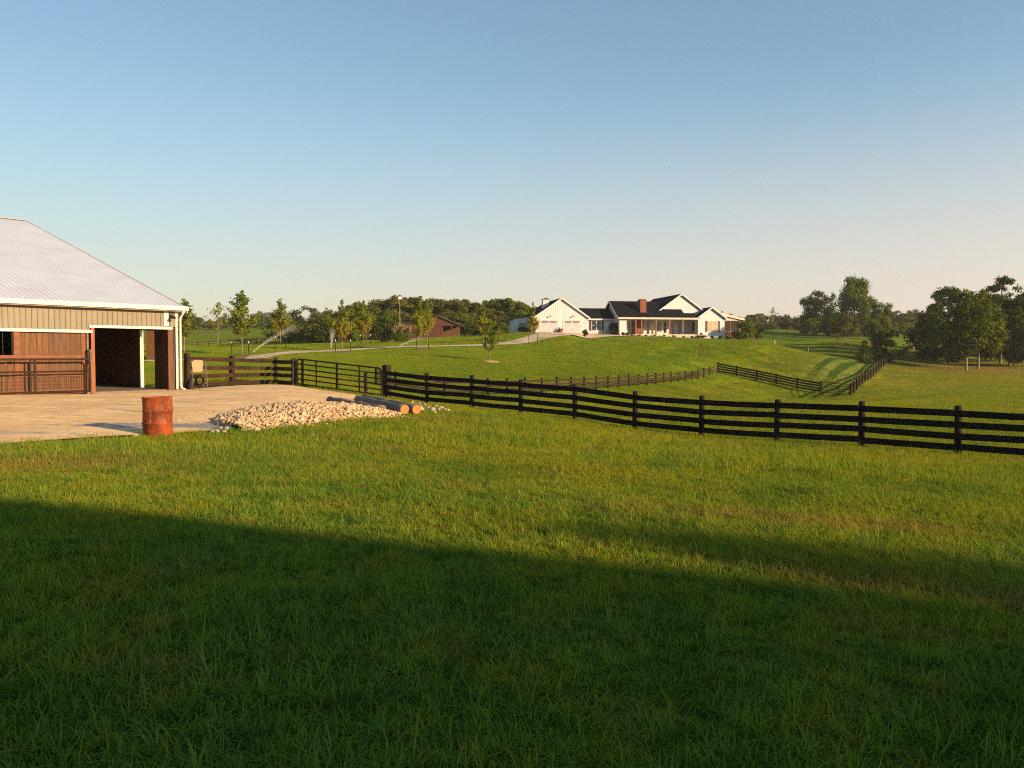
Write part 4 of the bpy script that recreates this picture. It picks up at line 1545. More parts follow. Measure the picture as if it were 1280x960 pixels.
# porch windows and doors on the back wall
for px0, px1, zl in ((784.5, 791.5, .05), (808.2, 810.8, .05), (820.6, 826.2, .5), (829.0, 832.6, .3), (836.6, 841.6, .05), (846.8, 850.4, .3)):
    b = 4.0
    window(apx(px0, b), apx(px1, b), zl + .05, 2.25, b, lights=2 if px1 - px0 > 4.5 else 1)
m = MB(); m.box(apx(811.6, 3.9), apx(816.8, 3.9), 3.90, 3.995, -.02, 2.4); m.build('front_door_surround', pmat('door_surround', (.62, .56, .46), None, 3, .5, bump=0), house)
# side window of the wing, towards the porch
m = MB(); m.box(AL - .06, AL - .003, 1.2, 1.35, .5, 2.3); m.box(AL - .06, AL - .003, 2.75, 2.9, .5, 2.3); m.box(AL - .06, AL - .003, 1.35, 2.75, .38, .5); m.box(AL - .06, AL - .003, 1.35, 2.75, 2.3, 2.4)
f = m.build('window', TR, house)
m = MB(); m.box(AL - .04, AL - .004, 1.36, 2.74, .51, 2.29); m.build('pane', M['glass'], f)
# left gable: small dark window
m = MB(); m.box(10.44, 10.497, 1.0, 2.6, .7, 2.1); m.build('gable_side_window', M['glass'], house)
# screened porch at the right
m = MB()
lo = [(AR + .02, 1.6, 3.95), (34.9, 1.6, 2.80), (34.9, 8.4, 2.80), (AR + .02, 8.4, 3.95)]
m.hexa(lo, [(x, y, z + .13) for x, y, z in lo]); m.build('roof', SH, house)
m = MB(); m.hexa([(AR + .02, 1.55, 3.52), (35.0, 1.55, 2.62), (35.0, 1.59, 2.62), (AR + .02, 1.59, 3.52)], [(AR + .02, 1.55, 4.10), (35.0, 1.55, 2.96), (35.0, 1.59, 2.96), (AR + .02, 1.59, 4.10)])
m.prism([(AR + .02, 2.60), (34.2, 2.60), (34.2, 2.82), (AR + .02, 3.50)], 'y', 1.9, 2.0)
m.box(34.85, 35.0, 1.6, 8.4, 2.6, 2.8)
m.build('side_porch_gable', pmat('side_porch_paint', (.60, .53, .42), None, 3, .6, bump=0), house)
for a, b in ((34.2, 1.95), (34.2, 5.0), (34.2, 8.0), (AR + .16, 1.95)):
    m = MB(); m.box(a - .13, a + .13, b - .12, b + .12, -1.6, 2.66); m.build('porch_post', M['cedar_post'], house)
m = MB(); m.box(AR + .3, 34.05, 1.9, 2.0, -.35, -.15); m.box(AR + .3, 34.05, 1.9, 2.0, .55, .64); m.box(32.3, 32.4, 1.9, 2.0, -.15, 2.6)
m.build('porch_rail', M['cedar_post'], house)
m = MB(); m.box(AR + .3, 34.05, 1.94, 1.945, -.15, 2.6); m.box(34.195, 34.2, 2.1, 7.9, -.15, 2.6); m.build('insect_screen', M['screen'], house)
m = MB(); m.box(AR + .02, 34.3, 1.8, 8.3, -.5, -.355); m.build('side_deck', M['cedar_post'], house)
m = MB(); m.box(AR + .02, 34.2, 7.9, 8.0, -1.8, 1.0); m.build('rear_screen_wall', M['cedar_post'], house)

# ------------------------------------------------------------------ brown shed on the left of the house
p = spot(541, 166)
shed = empty('pole_barn', p, math.radians(-4), 'red brown wooden barn with open bay in front of the wood', 'barn')
RW_ = pmat('red_barn_boards', (.125, .044, .022), (.08, .026, .014), 2.0, .75, stretch=(5, 5, .6), bump=.2)
m = MB(); m.prism([(-4.9, -.5), (1.9, -.5), (1.9, 4.1), (.4, 4.72), (-4.9, 2.6)], 'y', 0, 9)
m.prism([(1.9, 2.5), (5.2, 2.5), (5.2, 2.75), (1.9, 4.1)], 'y', 0, .1)
x = -4.8
while x < 1.9: m.box(x - .03, x + .03, -.03, -.002, -.2, 2.55); x += .5
m.build('board_wall', RW_, shed)
m = MB(); m.box(1.9, 5.2, 3.6, 3.7, -.3, 3.2); m.build('bay_back', M['dark_wood'], shed)
for x in (2.0, 3.9, 5.1):
    m = MB(); m.box(x - .1, x + .1, 0.02, .2, -.4, 2.55); m.build('bay_post', RW_, shed)
m = MB()
for x0, z0, x1, z1 in ((-5.2, 2.5, .4, 4.76), (.4, 4.76, 5.6, 2.62)):
    lo = [(x0, -.35, z0), (x1, -.35, z1), (x1, 9.3, z1), (x0, 9.3, z0)]
    m.hexa(lo, [(x, y, z + .12) for x, y, z in lo])
m.build('roof', pmat('rust_roof', (.11, .05, .035), (.07, .03, .022), 2, .6), shed)

# ------------------------------------------------------------------ pole with a white bird house
p = spot(500, 150)
hp_ = HOLD = zat(368.5, 150) - p.z
bp = empty('birdhouse_pole', p, .3, 'tall thin pole with a white bird house on top before the wood', 'pole')
m = MB(); m.tube([(0, 0, -.4), (0, 0, hp_ - .7)], [.11, .07], 8); m.build('pole', M['pale_bark'], bp)
m = MB(); m.box(-.32, .32, -.3, .3, hp_ - .9, hp_ - .35); m.build('nest_box', M['white_paint'], bp)
m = MB(); m.prism([(-.42, hp_ - .35), (.42, hp_ - .35), (0, hp_)], 'y', -.4, .4); m.build('box_roof', M['shutter'], bp)

# ------------------------------------------------------------------ unseen barn added behind the photographer to throw the long shadow
E1 = ground_hit(-5, 628); E2 = ground_hit(1100, 748)
HEAVE = 7.6
def toward(p, h):
    L = (h - p.z) / math.tan(SUN_EL)
    return Vector((p.x + math.sin(SUN_AZ) * L, p.y - math.cos(SUN_AZ) * L, 0))
R1, R2 = toward(E1, HEAVE), toward(E2, HEAVE)
dr = (R2 - R1).normalized()
nr = Vector((-dr.y, dr.x, 0))
Rm = R1 - dr * 8.5 - nr * 6.4
zb = Z(Rm.x, Rm.y)
hb = empty('shadow_caster_barn', (Rm.x, Rm.y, zb), math.atan2(dr.y, dr.x), 'unseen long barn added behind the viewer to cast the foreground shadow', 'barn')
HH = HEAVE - zb
m = MB(); m.prism([(-6, -.5), (6, -.5), (6, HH - .05), (0, HH + 2.3), (-6, HH - .05)], 'x', 0, 34)
m.build('wall', M['red_wood'], hb)
m = MB()
for s in (-1, 1):
    lo = [(-.4, s * 6.4, HH - .1), (34.4, s * 6.4, HH - .1), (34.4, 0, HH + 2.4), (-.4, 0, HH + 2.4)]
    m.hexa(lo, [(x, y, z + .1) for x, y, z in lo])
m.build('roof', M['roof_metal'], hb)
# ------------------------------------------------------------------ foliage
LM = {
    'broad': leaf_mat('broadleaf_leaves', (.185, .230, .020), (.065, .105, .011)),
    'olive': leaf_mat('olive_leaves', (.200, .190, .026), (.080, .086, .014)),
    'young': leaf_mat('young_tree_leaves', (.230, .265, .022), (.10, .145, .014), (.40, .30, .020), .55),
    'cedar': leaf_mat('cedar_sprays', (.150, .185, .013), (.048, .068, .007), trans=.25),
    'bush': leaf_mat('bush_leaves', (.090, .130, .015), (.030, .054, .008)),
    'grey': leaf_mat('grey_green_leaves', (.115, .125, .045), (.05, .062, .024)),
    'plume': leaf_mat('pampas_plumes', (.50, .36, .19), (.34, .22, .10)),
    'blue': leaf_mat('blue_shrub_leaves', (.06, .085, .06), (.025, .04, .032)),
    'red': leaf_mat('red_flowers', (.20, .03, .02), (.05, .05, .015)),
}


def leaves(C, Nn, size, r, warm=None, aspect=.55):
    """pointed leaf faces: centres C, preferred normals Nn, sizes"""
    n = len(C)
    nn = Nn + r.normal(0, .55, (n, 3))
    nn /= np.linalg.norm(nn, axis=1, keepdims=True) + 1e-9
    a = np.cross(nn, r.normal(0, 1, (n, 3)))
    a /= np.linalg.norm(a, axis=1, keepdims=True) + 1e-9
    b = np.cross(nn, a)
    s = size[:, None]
    V = np.stack([C - a * s, C + b * s * aspect, C + a * s, C - b * s * aspect], 1).reshape(-1, 3)
    F = np.arange(4 * n).reshape(n, 4)
    rnd = np.repeat(r.random(n), 4)
    w = np.repeat(warm if warm is not None else np.zeros(n), 4)
    return V, F, rnd, w


def clump_cloud(centres, radii, per, r, shell=.55, flat=.8):
    """points in and around several clumps with normals pointing out of each clump"""
    Cs, Ns = [], []
    for c, rad, n in zip(centres, radii, per):
        d = r.normal(0, 1, (n, 3)); d /= np.linalg.norm(d, axis=1, keepdims=True)
        q = shell + (1.15 - shell) * r.random(n) ** .8
        p = d * (q * rad)[:, None] if np.ndim(rad) else d * (q[:, None] * rad)
        p[:, 2] *= flat
        Cs.append(np.asarray(c) + p); Ns.append(d + np.array([0, 0, .35]))
    return np.concatenate(Cs), np.concatenate(Ns)


def trunk_mesh(m, top, r0, r, limbs, sides=8, wob=.05):
    pts, rad = [], []
    n = 7
    for k in range(n + 1):
        u = k / n
        pts.append((wob * top * .3 * math.sin(3 * u + r.random()) * u, wob * top * .3 * math.sin(2.3 * u + 1) * u, -.3 + (top + .3) * u))
        rad.append(r0 * (1.25 if k == 0 else 1) * (1 - .78 * u))
    m.tube(pts, rad, sides)
    for e in limbs:
        e = Vector([float(q) for q in e])
        u = min(.92, max(.25, (e.z - .35 * math.hypot(e.x, e.y)) / top))
        k = u * n; i = int(k); f = k - i
        a = Vector(pts[i]).lerp(Vector(pts[min(i + 1, n)]), f)
        mid = a.lerp(e, .5) + Vector((0, 0, -.06 * (e - a).length))
        rr = r0 * (1 - .78 * u)
        m.tube([a, mid, e], [rr * .55, rr * .35, rr * .08], 5)


# every kind is one prototype of unit height (1 m) that is scaled when placed
PROTO = {}


def proto(key, name, crown_V, crown_F, rnd, warm, leafm, trunk, barkm):
    root = bpy.data.objects.new(name, None); root.empty_display_size = .3
    parts = []
    me = np_mesh('crown', crown_V, crown_F, [leafm], {'rnd': rnd, 'warm': warm})
    parts.append(('crown', me))
    if trunk is not None: parts.append(('trunk', trunk.mesh('trunk', barkm, True)))
    PROTO[key] = (name, parts)


def plant(key, loc, h, w, label, cat='tree', group=None, rz=None, name=None):
    nm, parts = PROTO[key]
    o = empty(name or nm, loc, random.uniform(0, 6.28) if rz is None else rz, label, cat, group)
    o.scale = (w, w, h)
    for pn, me in parts: put(pn, me, o)
    return o


def broad(key, name, seed, leafm, n=5600, ncl=40, trunk=.22, r0=.022, leaf=.024, top_heavy=.0, gap=.25, width=.34):
    r = np.random.default_rng(seed)
    cs, rs = [], []
    ph = r.uniform(0, 6.28, 4)
    for _ in range(ncl):
        th = r.uniform(0, 2 * PI)
        u = r.beta(1.35, 1.15)
        z = trunk * .8 + (1 - trunk * .8) * u
        prof = math.sin(PI * min(.97, max(.06, u ** (1.0 + top_heavy) * .86 + .12))) ** .6
        lump = 1 + .30 * math.sin(2 * th + ph[0] + 5 * u) + .18 * math.sin(3 * th + ph[1] - 7 * u)
        rad = width * prof * lump * r.uniform(.35, .95) ** .7
        cs.append((rad * math.cos(th), rad * math.sin(th), z * .93)); rs.append(r.uniform(.075, .15) * (1.15 - .45 * u))
    rs = np.array(rs)
    per = np.maximum(30, (n * rs ** 2 / (rs ** 2).sum()).astype(int))
    C, N = clump_cloud(cs, rs, per, r, .35, .8)
    # stray leaves make the outline uneven
    st = r.integers(0, len(C), int(len(C) * gap * .4))
    C2 = C[st] * np.array([1.08, 1.08, 1.0]) + r.normal(0, .018, (len(st), 3))
    C, N = np.concatenate([C, C2]), np.concatenate([N, N[st]])
    k = C[:, 2] < 1.0; C, N = C[k], N[k]
    V, F, rnd, w = leaves(C, N, leaf * r.uniform(.6, 1.4, len(C)), r)
    m = MB()
    idx = r.choice(len(cs), min(11, len(cs)), replace=False)
    trunk_mesh(m, .80, r0, r, [cs[i] for i in idx])
    proto(key, name, V, F, rnd, w, leafm, m, M['bark'])


def young(key, seed, n=1900, shape=0.0, warmth=1.0, width=.23, trunk=.26, leaf=.018):
    r = np.random.default_rng(seed)
    limbs, pts = [], []
    for k in range(30):
        u = r.beta(1.05, 1.5)
        z = trunk + (.97 - trunk) * u
        R = width * (min(1, .42 + u * 3.2)) * (1 - u) ** (.82 + shape) * r.uniform(.65, 1.2) + .012
        th = k * 2.4 + r.uniform(-.4, .4)
        e = np.array([R * math.cos(th), R * math.sin(th), z + R * .75])
        limbs.append(e)
        s0 = np.array([0, 0, z - .02])
        m_ = int(n / 30)
        t = r.uniform(.25, 1.08, m_)
        pts.append(s0 + (e - s0) * t[:, None] + r.normal(0, .020, (m_, 3)))
    m_ = int(n * .08)
    t = r.uniform(.6, 1.0, m_)
    pts.append(np.stack([r.normal(0, .014, m_), r.normal(0, .014, m_), t], 1))
    C = np.concatenate(pts)
    N = np.stack([C[:, 0] * 3, C[:, 1] * 3, np.full(len(C), .35)], 1)
    warm = np.clip(1.2 - (C[:, 2] - trunk) / (1 - trunk) * 1.9 + r.normal(0, .3, len(C)), 0, 1) * warmth
    V, F, rnd, w = leaves(C, N, leaf * r.uniform(.6, 1.4, len(C)), r, warm, .6)
    m = MB(); trunk_mesh(m, .97, .009, r, limbs[::2], wob=.01)
    proto(key, 'young_tree', V, F, rnd, w, LM['young'], m, M['pale_bark'])


def cedar(key, name, seed, n=11000, width=.34, trunk=.14, leafm=None, leaf=.020, layered=0.0, r0=.019):
    r = np.random.default_rng(seed)
    cs, rs = [], []
    ph = r.uniform(0, 6.28, 3)
    for k in range(70):
        u = r.beta(1.1, 1.25)
        z = trunk + (1 - trunk) * u
        prof = (min(1, .5 + 2.2 * u)) * (1 - u) ** .5
        th = r.uniform(0, 2 * PI)
        R = width * prof * (1 + .28 * math.sin(2 * th + ph[0]) + .2 * math.sin(5 * u + 3 * th + ph[1])) * r.uniform(.4, 1.05)
        cs.append((R * math.cos(th), R * math.sin(th), min(.96, z + .2 * layered * R))); rs.append(r.uniform(.05, .11) * (1.2 - .6 * u))
    rs = np.array(rs)
    per = np.maximum(30, (n * rs ** 2 / (rs ** 2).sum()).astype(int))
    C, N = clump_cloud(cs, rs, per, r, .25, .62 if layered else .95)
    t = r.integers(0, len(C), len(C) // 8)
    C = np.concatenate([C, C[t] * np.array([1.07, 1.07, 1.01]) + r.normal(0, .012, (len(t), 3))]); N = np.concatenate([N, N[t]])
    V, F, rnd, w = leaves(C, N, leaf * r.uniform(.6, 1.5, len(C)), r, aspect=.4)
    m = MB()
    trunk_mesh(m, .93, r0, r, [np.array(c_) * (.55, .55, 1) for c_ in cs if c_[2] > .62][:6], wob=.03)
    proto(key, name, V, F, rnd, w, leafm or LM['cedar'], m, M['pale_bark'])


def bush(key, name, seed, leafm, n=1400, leaf=.05, ncl=12, flat=.8, stem=True):
    r = np.random.default_rng(seed)
    cs, rs = [], []
    for k in range(ncl):
        th = r.uniform(0, 2 * PI); q = r.uniform(.1, .36)
        cs.append((q * math.cos(th), q * math.sin(th), r.uniform(.15, .76))); rs.append(r.uniform(.13, .25))
    C, N = clump_cloud(cs, rs, [n // ncl] * ncl, r, .3, flat)
    C[:, 2] = np.clip(C[:, 2], .0, 1.02)
    V, F, rnd, w = leaves(C, N, leaf * r.uniform(.5, 1.4, len(C)), r)
    m = None
    if stem:
        m = MB()
        for c in cs[:6]: m.tube([(0, 0, -.1), (c[0] * .5, c[1] * .5, c[2] * .5), c], [.03, .02, .006], 5)
    proto(key, name, V, F, rnd, w, leafm, m, M['bark'])


for k in range(5): broad('oak%d' % k, 'broadleaf_tree', 20 + k, LM['broad'], width=.36 + .03 * (k % 3), trunk=.14)
for k in range(3): broad('olive%d' % k, 'broadleaf_tree', 40 + k, LM['olive'], width=.38, trunk=.12)
for k in range(2): broad('grey%d' % k, 'broadleaf_tree', 50 + k, LM['grey'], width=.42, trunk=.12, n=3600)
broad('tall', 'broadleaf_tree', 61, LM['broad'], n=9000, ncl=52, trunk=.28, width=.25, top_heavy=-.25, leaf=.017, gap=.5)
broad('tall2', 'broadleaf_tree', 64, LM['bush'], n=5200, ncl=30, trunk=.30, width=.26, leaf=.018, gap=.6)
broad('spiky', 'broadleaf_tree', 63, LM['bush'], n=4600, ncl=30, trunk=.2, width=.20, top_heavy=.5, leaf=.017, gap=.8)
broad('round', 'broadleaf_tree', 62, LM['broad'], n=7500, ncl=40, trunk=.10, width=.42, leaf=.02, gap=.5)
for k in range(3): young('young%d' % k, 70 + k)
young('youngwarm', 75, warmth=1.4, width=.2)
young('younggreen', 76, warmth=.35, width=.25, trunk=.28)
young('cone', 77, n=2600, shape=-.25, warmth=.15, width=.25, trunk=.2)
young('thin', 78, n=300, warmth=.6, width=.3, trunk=.4, leaf=.022)
for k in range(3): cedar('cedar%d' % k, 'cedar_tree', 80 + k, width=.37 + .03 * k, trunk=.27)
cedar('darkcedar', 'cedar_tree', 85, n=8000, width=.40, trunk=.05, leafm=LM['bush'])
cedar('layer', 'cedar_tree', 86, n=5200, width=.30, trunk=.16, layered=1.0, leafm=LM['bush'])
cedar('cone_cedar', 'cedar_bush', 87, n=5000, width=.36, trunk=.02, leafm=LM['bush'], r0=.02)
for k in range(3): bush('bush%d' % k, 'shrub', 90 + k, LM['bush'])
bush('olivebush', 'shrub', 94, LM['olive'])
bush('redbush', 'shrub', 95, LM['red'], n=700)
bush('bluebush', 'shrub', 96, LM['blue'])
bush('hedge', 'shrub', 97, LM['broad'], n=2600, leaf=.035, ncl=18)


def by_px(key, px, d, top, label, wf=1.0, cat='tree', group=None, base=None, name=None, rz=None):
    p = spot(px, d)
    if base is not None: p.z = zat(base, d)
    h = zat(top, d) - p.z
    return plant(key, p, h, h * wf, label, cat, group, rz, name)


# ------------------------------------------------------------------ young trees with stakes and mulch
YG = 'young trees planted along the driveway'
YT = [('younggreen', 231, 92, 374, 1.25, 'young green tree half hidden by the barn downspout'),
      ('thin', 273, 115, 377, 1.2, 'thin see-through young tree left of the tallest young tree'),
      ('younggreen', 303, 90, 363, 1.05, 'tallest young green tree with a spindly pointed top behind the brown fence'),
      ('young0', 351, 106, 373, 1.1, 'young tree with a bare leader beside the slanting water jet'),
      ('youngwarm', 428, 100, 375, 1.15, 'orange leaved young tree on a mulch ring right of the upright water mist'),
      ('youngwarm', 455, 118, 376, 1.2, 'golden young tree left of the pampas grass'),
      ('young1', 526, 105, 370, 1.0, 'front young tree of the pair before the red brown barn'),
      ('youngwarm', 534, 122, 374, 1.1, 'rear golden young tree of the pair before the red brown barn'),
      ('youngwarm', 604, 120, 378, 1.05, 'golden young tree right behind the small conical tree'),
      ('cone', 613, 88, 399, .95, 'small conical green tree alone on the lawn with straw at its foot'),
      ('youngwarm', 666, 122, 378, .8, 'narrow orange young tree standing before the garage corner'),
      ('thin', 761, 92, 436, 1.1, 'almost leafless sapling in the middle of the house lawn'),
      ('thin', 876, 112, 428, 1.1, 'faint leafless sapling on the lawn below the porch')]
for key, px, d, top, wf, lab in YT:
    by_px(key, px, d, top, lab, wf, 'tree', YG)
p = spot(731, 131)
r = np.random.default_rng(3)
by = plant('bush0', p + Vector((0, 0, .55)), 1.25, 1.45, 'small round clipped tree on a thin stem before the breezeway', 'tree', name='ball_tree')
m = MB(); m.tube([(0, 0, -.9), (0, 0, .3)], [.03, .025], 6); m.build('trunk', M['pale_bark'], by)

for px, d, mt, rr, lab in ((428, 100, 'mulch', 1.5, 'brown mulch ring around the orange young tree'), (455, 118, 'mulch', 1.5, 'brown mulch ring under the golden tree left of the pampas grass'),
                           (527, 105, 'mulch', 1.2, 'brown mulch ring at the pair of young trees'), (613, 88, 'straw', 1.1, 'pale straw ring at the foot of the small conical tree'), (303, 90, 'mulch', 1.2, 'brown mulch ring under the tallest young tree')):
    p = spot(px, d)
    m = MB(); n = 22
    ring = [[(q * math.cos(2 * PI * k / n), q * math.sin(2 * PI * k / n)) for k in range(n)] for q in (rr, rr * .75, rr * .35)]
    vs = []
    for lv, zz in zip(ring, (-.05, .14, .20)):
        for x, y in lv:
            j = random.uniform(.9, 1.1)
            vs.append((x * j, y * j, Z(p.x + x * j, p.y + y * j) - p.z + zz))
    vs.append((0, 0, .2))
    fs = []
    for a in range(2):
        for k in range(n): fs.append((a * n + k, a * n + (k + 1) % n, (a + 1) * n + (k + 1) % n, (a + 1) * n + k))
    fs += [(2 * n + k, 2 * n + (k + 1) % n, 3 * n) for k in range(n)]
    m.add(vs, fs)
    o = m.build('mulch_ring', M[mt], smooth=True); o.location = p
    tag(o, lab, 'mulch', 'mulch rings under the young trees')

for px, d, wh, lab in ((290, 90.5, 1, 'left stake of the tallest young tree'), (311, 90.5, 1, 'right stake of the tallest young tree'), (344.5, 106, 1, 'left stake of the young tree by the slanting jet'), (357.5, 106, 1, 'right stake of the young tree by the slanting jet'),
                       (419.5, 100, 1, 'left stake of the orange young tree on mulch'), (438.5, 100, 1, 'right stake of the orange young tree on mulch'), (450.5, 118, 1, 'left stake of the golden tree by the pampas grass'), (463.5, 118, 1, 'right stake of the golden tree by the pampas grass'),
                       (521, 104.5, 0, 'left stake of the pair of young trees'), (536, 104.5, 0, 'right stake of the pair of young trees'), (661, 122, 0, 'left stake of the narrow orange tree by the garage'), (672, 122, 0, 'right stake of the narrow orange tree by the garage')):
    p = spot(px, d)
    m = MB(); m.tube([(0, 0, -.2), (0, 0, 1.45)], .045, 6)
    o = m.build('tree_stake', M['fence_black']); o.location = p
    tag(o, 'thin dark tree stake, ' + lab, 'stake', 'stakes beside the young trees')
    if wh:
        c = MB(); c.tube([(0, 0, 1.40), (0, 0, 1.60), (0, 0, 1.62)], [.055, .055, .03], 8); c.build('stake_cap', M['white_paint'], o)

# ------------------------------------------------------------------ sprinklers
def spray(name, label, src, vel, n, spread, seed, size, tmax):
    r = np.random.default_rng(seed)
    t = r.uniform(0, 1, n) ** 1.25 * tmax
    v = np.asarray(vel)[None] * (1 + r.normal(0, .03, (n, 1))) + r.normal(0, spread, (n, 3))
    P = v * t[:, None] + r.normal(0, .02, (n, 3)); P[:, 2] += -.5 * 9.8 * t ** 2
    P[:, 2] = np.maximum(P[:, 2], -.1)
    s = size * r.uniform(.5, 1.3, n)[:, None]
    o6 = np.array([(1, 0, 0), (-1, 0, 0), (0, 1, 0), (0, -1, 0), (0, 0, 1), (0, 0, -1)], float)
    V = (P[:, None] + o6[None] * s[:, None]).reshape(-1, 3)
    f8 = np.array([(0, 2, 4), (2, 1, 4), (1, 3, 4), (3, 0, 4), (2, 0, 5), (1, 2, 5), (3, 1, 5), (0, 3, 5)])
    F = (f8[None] + 6 * np.arange(n)[:, None, None]).reshape(-1, 3)
    o = put(name, np_mesh(name, V, F, [M['water']])); o.location = src
    tag(o, label, 'water spray', kind='stuff')


p = spot(316, 92)
spray('water_spray', 'slanting jet of water from the lawn sprinkler behind the brown fence', p + Vector((0, 0, .3)), (9.2, 2.0, 8.2), 3600, .42, 1, .010, .52)
p = spot(414, 104)
spray('water_spray', 'upright white mist of water beside the orange young tree', p + Vector((0, 0, .2)), (.1, 1.5, 6.8), 3400, .40, 2, .010, .72)
p = spot(498, 109)
spray('water_spray', 'faint low jet of water left of the paired young trees', p + Vector((0, 0, .2)), (7.5, 3, 4.6), 1800, .40, 3, .010, .42)
for px, d in ((316, 92), (414, 104), (498, 109)):
    p = spot(px, d)
    m = MB(); m.tube([(0, 0, -.1), (0, 0, .3)], .03, 6); m.lathe([(.0, .3), (.05, .3), (.05, .38), (0, .4)], 8)
    o = m.build('lawn_sprinkler', M['black_metal']); o.location = p
    tag(o, {316: 'small lawn sprinkler at the foot of the slanting water jet', 414: 'small lawn sprinkler under the upright mist', 498: 'small lawn sprinkler under the faint low jet'}[px], 'sprinkler', 'lawn sprinklers')

# ------------------------------------------------------------------ pampas grass
p = spot(503, 134)
pam = empty('pampas_grass', p, 0, 'big clump of pampas grass with beige plumes left of the red brown barn', 'grass clump')
r = np.random.default_rng(9)
n = 2600
th = r.uniform(0, 2 * PI, n); q = r.uniform(0, 1, n) ** .6
t = r.uniform(.1, 1, n)
C = np.stack([np.cos(th) * (q * .9 + t * .7 * q) * 1.3, np.sin(th) * (q * .6 + t * .5 * q) * 1.0, t * 1.9 * (1 - .2 * q)], 1)
nn = np.stack([np.cos(th), np.sin(th), np.full(n, .1)], 1)
V, F, rnd, w = leaves(C, nn, .16 * r.uniform(.5, 1.4, n), r, aspect=.16)
put('green_blades', np_mesh('green_blades', V, F, [LM['broad']], {'rnd': rnd, 'warm': w}), pam)
n = 1500
k = r.integers(0, 34, n)
cx, cy, ch = r.uniform(-1.7, 1.7, 34), r.uniform(-.8, .8, 34), r.uniform(2.0, 2.6, 34)
C = np.stack([cx[k] + r.normal(0, .07, n), cy[k] + r.normal(0, .07, n), ch[k] + r.normal(0, .22, n)], 1)
V, F, rnd, w = leaves(C, r.normal(0, 1, (n, 3)), .12 * r.uniform(.5, 1.4, n), r)
put('plumes', np_mesh('plumes', V, F, [LM['plume']], {'rnd': rnd, 'warm': w}), pam)

by_px('bush1', 479, 136, 398, 'tall dark green shrub left of the pampas grass', 1.1, 'shrub')
by_px('bush2', 487, 140, 403, 'dark shrub between the tall shrub and the pampas grass', 1.0, 'shrub')

# ------------------------------------------------------------------ woods
rw = random.Random(4)
def wood(spec, label, group):
    for px, d, top, wf, keys in spec:
        by_px(rw.choice(keys), px, d, top, label, wf, 'tree', group)


OAK = ['oak%d' % k for k in range(5)]; OLI = ['olive0', 'olive1', 'olive2']; GRY = ['grey0', 'grey1']
by_px('grey0', 389, 172, 382, 'broad grey green tree with rounded top above the left wood', 1.5, 'tree')
wood([(367, 185, 396, 1.5, OLI), (374, 160, 400, 1.5, OAK), (398, 165, 390, 1.3, OLI), (407, 158, 391, 1.3, OAK), (416, 175, 386, 1.1, OAK), (345, 200, 398, 1.6, OAK), (394, 152, 404, 1.6, OAK), (411, 150, 404, 1.5, ['bush1', 'bush2', 'bush0']), (424, 170, 388, 1.2, OLI)],
     'green tree or bush in the low wood behind the water mist', 'trees of the left wood')
top = [(440, 380), (449, 376), (458, 374), (470, 374), (478, 374), (487, 372), (496, 370), (507, 369), (515, 370), (523, 371), (533, 372), (543, 371), (551, 374), (560, 374), (569, 375), (577, 372), (585, 374), (594, 376), (602, 378), (611, 373), (618, 371), (627, 374), (636, 373), (645, 375), (654, 377), (662, 380), (671, 384), (680, 388)]
wood([(px + rw.uniform(-2, 2), 195 + rw.uniform(-6, 14), t + rw.uniform(-1, 2.5), rw.uniform(1.0, 1.35), OAK + OLI + OAK) for px, t in top],
     'tall green tree at the back of the wood between driveway and sky', 'trees of the middle wood')
wood([(px + rw.uniform(-3, 3), 182 + rw.uniform(-4, 5), rw.uniform(386, 397), rw.uniform(1.1, 1.5), OAK + OLI + GRY) for px in range(436, 676, 12)],
     'shorter green tree along the front edge of the middle wood', 'trees of the middle wood front')
wood([(px + rw.uniform(-3, 3), 174 + rw.uniform(-3, 3), rw.uniform(401, 410), rw.uniform(1.3, 1.7), ['bush0', 'bush1', 'bush2', 'hedge', 'olivebush']) for px in list(range(440, 512, 10)) + list(range(576, 660, 9))],
     'low green bush at the foot of the middle wood', 'bushes of the middle wood')
by_px('olive1', 450, 160, 380, 'yellowish leafy tree rising left of the dark shrub', 1.0)
by_px('oak2', 440, 150, 384, 'green tree behind the golden young tree, at the left end of the wood', .9)
# far trees at the left
wood([(px + rw.uniform(-3, 3), 300 + rw.uniform(-20, 30), rw.uniform(396, 403), rw.uniform(1.2, 1.7), OAK + OLI) for px in range(206, 330, 8)],
     'small distant tree on the skyline left of the wood', 'distant trees at the left')
wood([(px, 290, 392, 1.2, OAK) for px in (318, 326, 345)], 'distant tree just below the blue hill', 'distant trees under the hill')
wood([(px + rw.uniform(-2, 2), 280, rw.uniform(384, 391), 1.2, OAK) for px in range(735, 765, 7)], 'tree top showing above the breezeway roof', 'trees behind the breezeway')

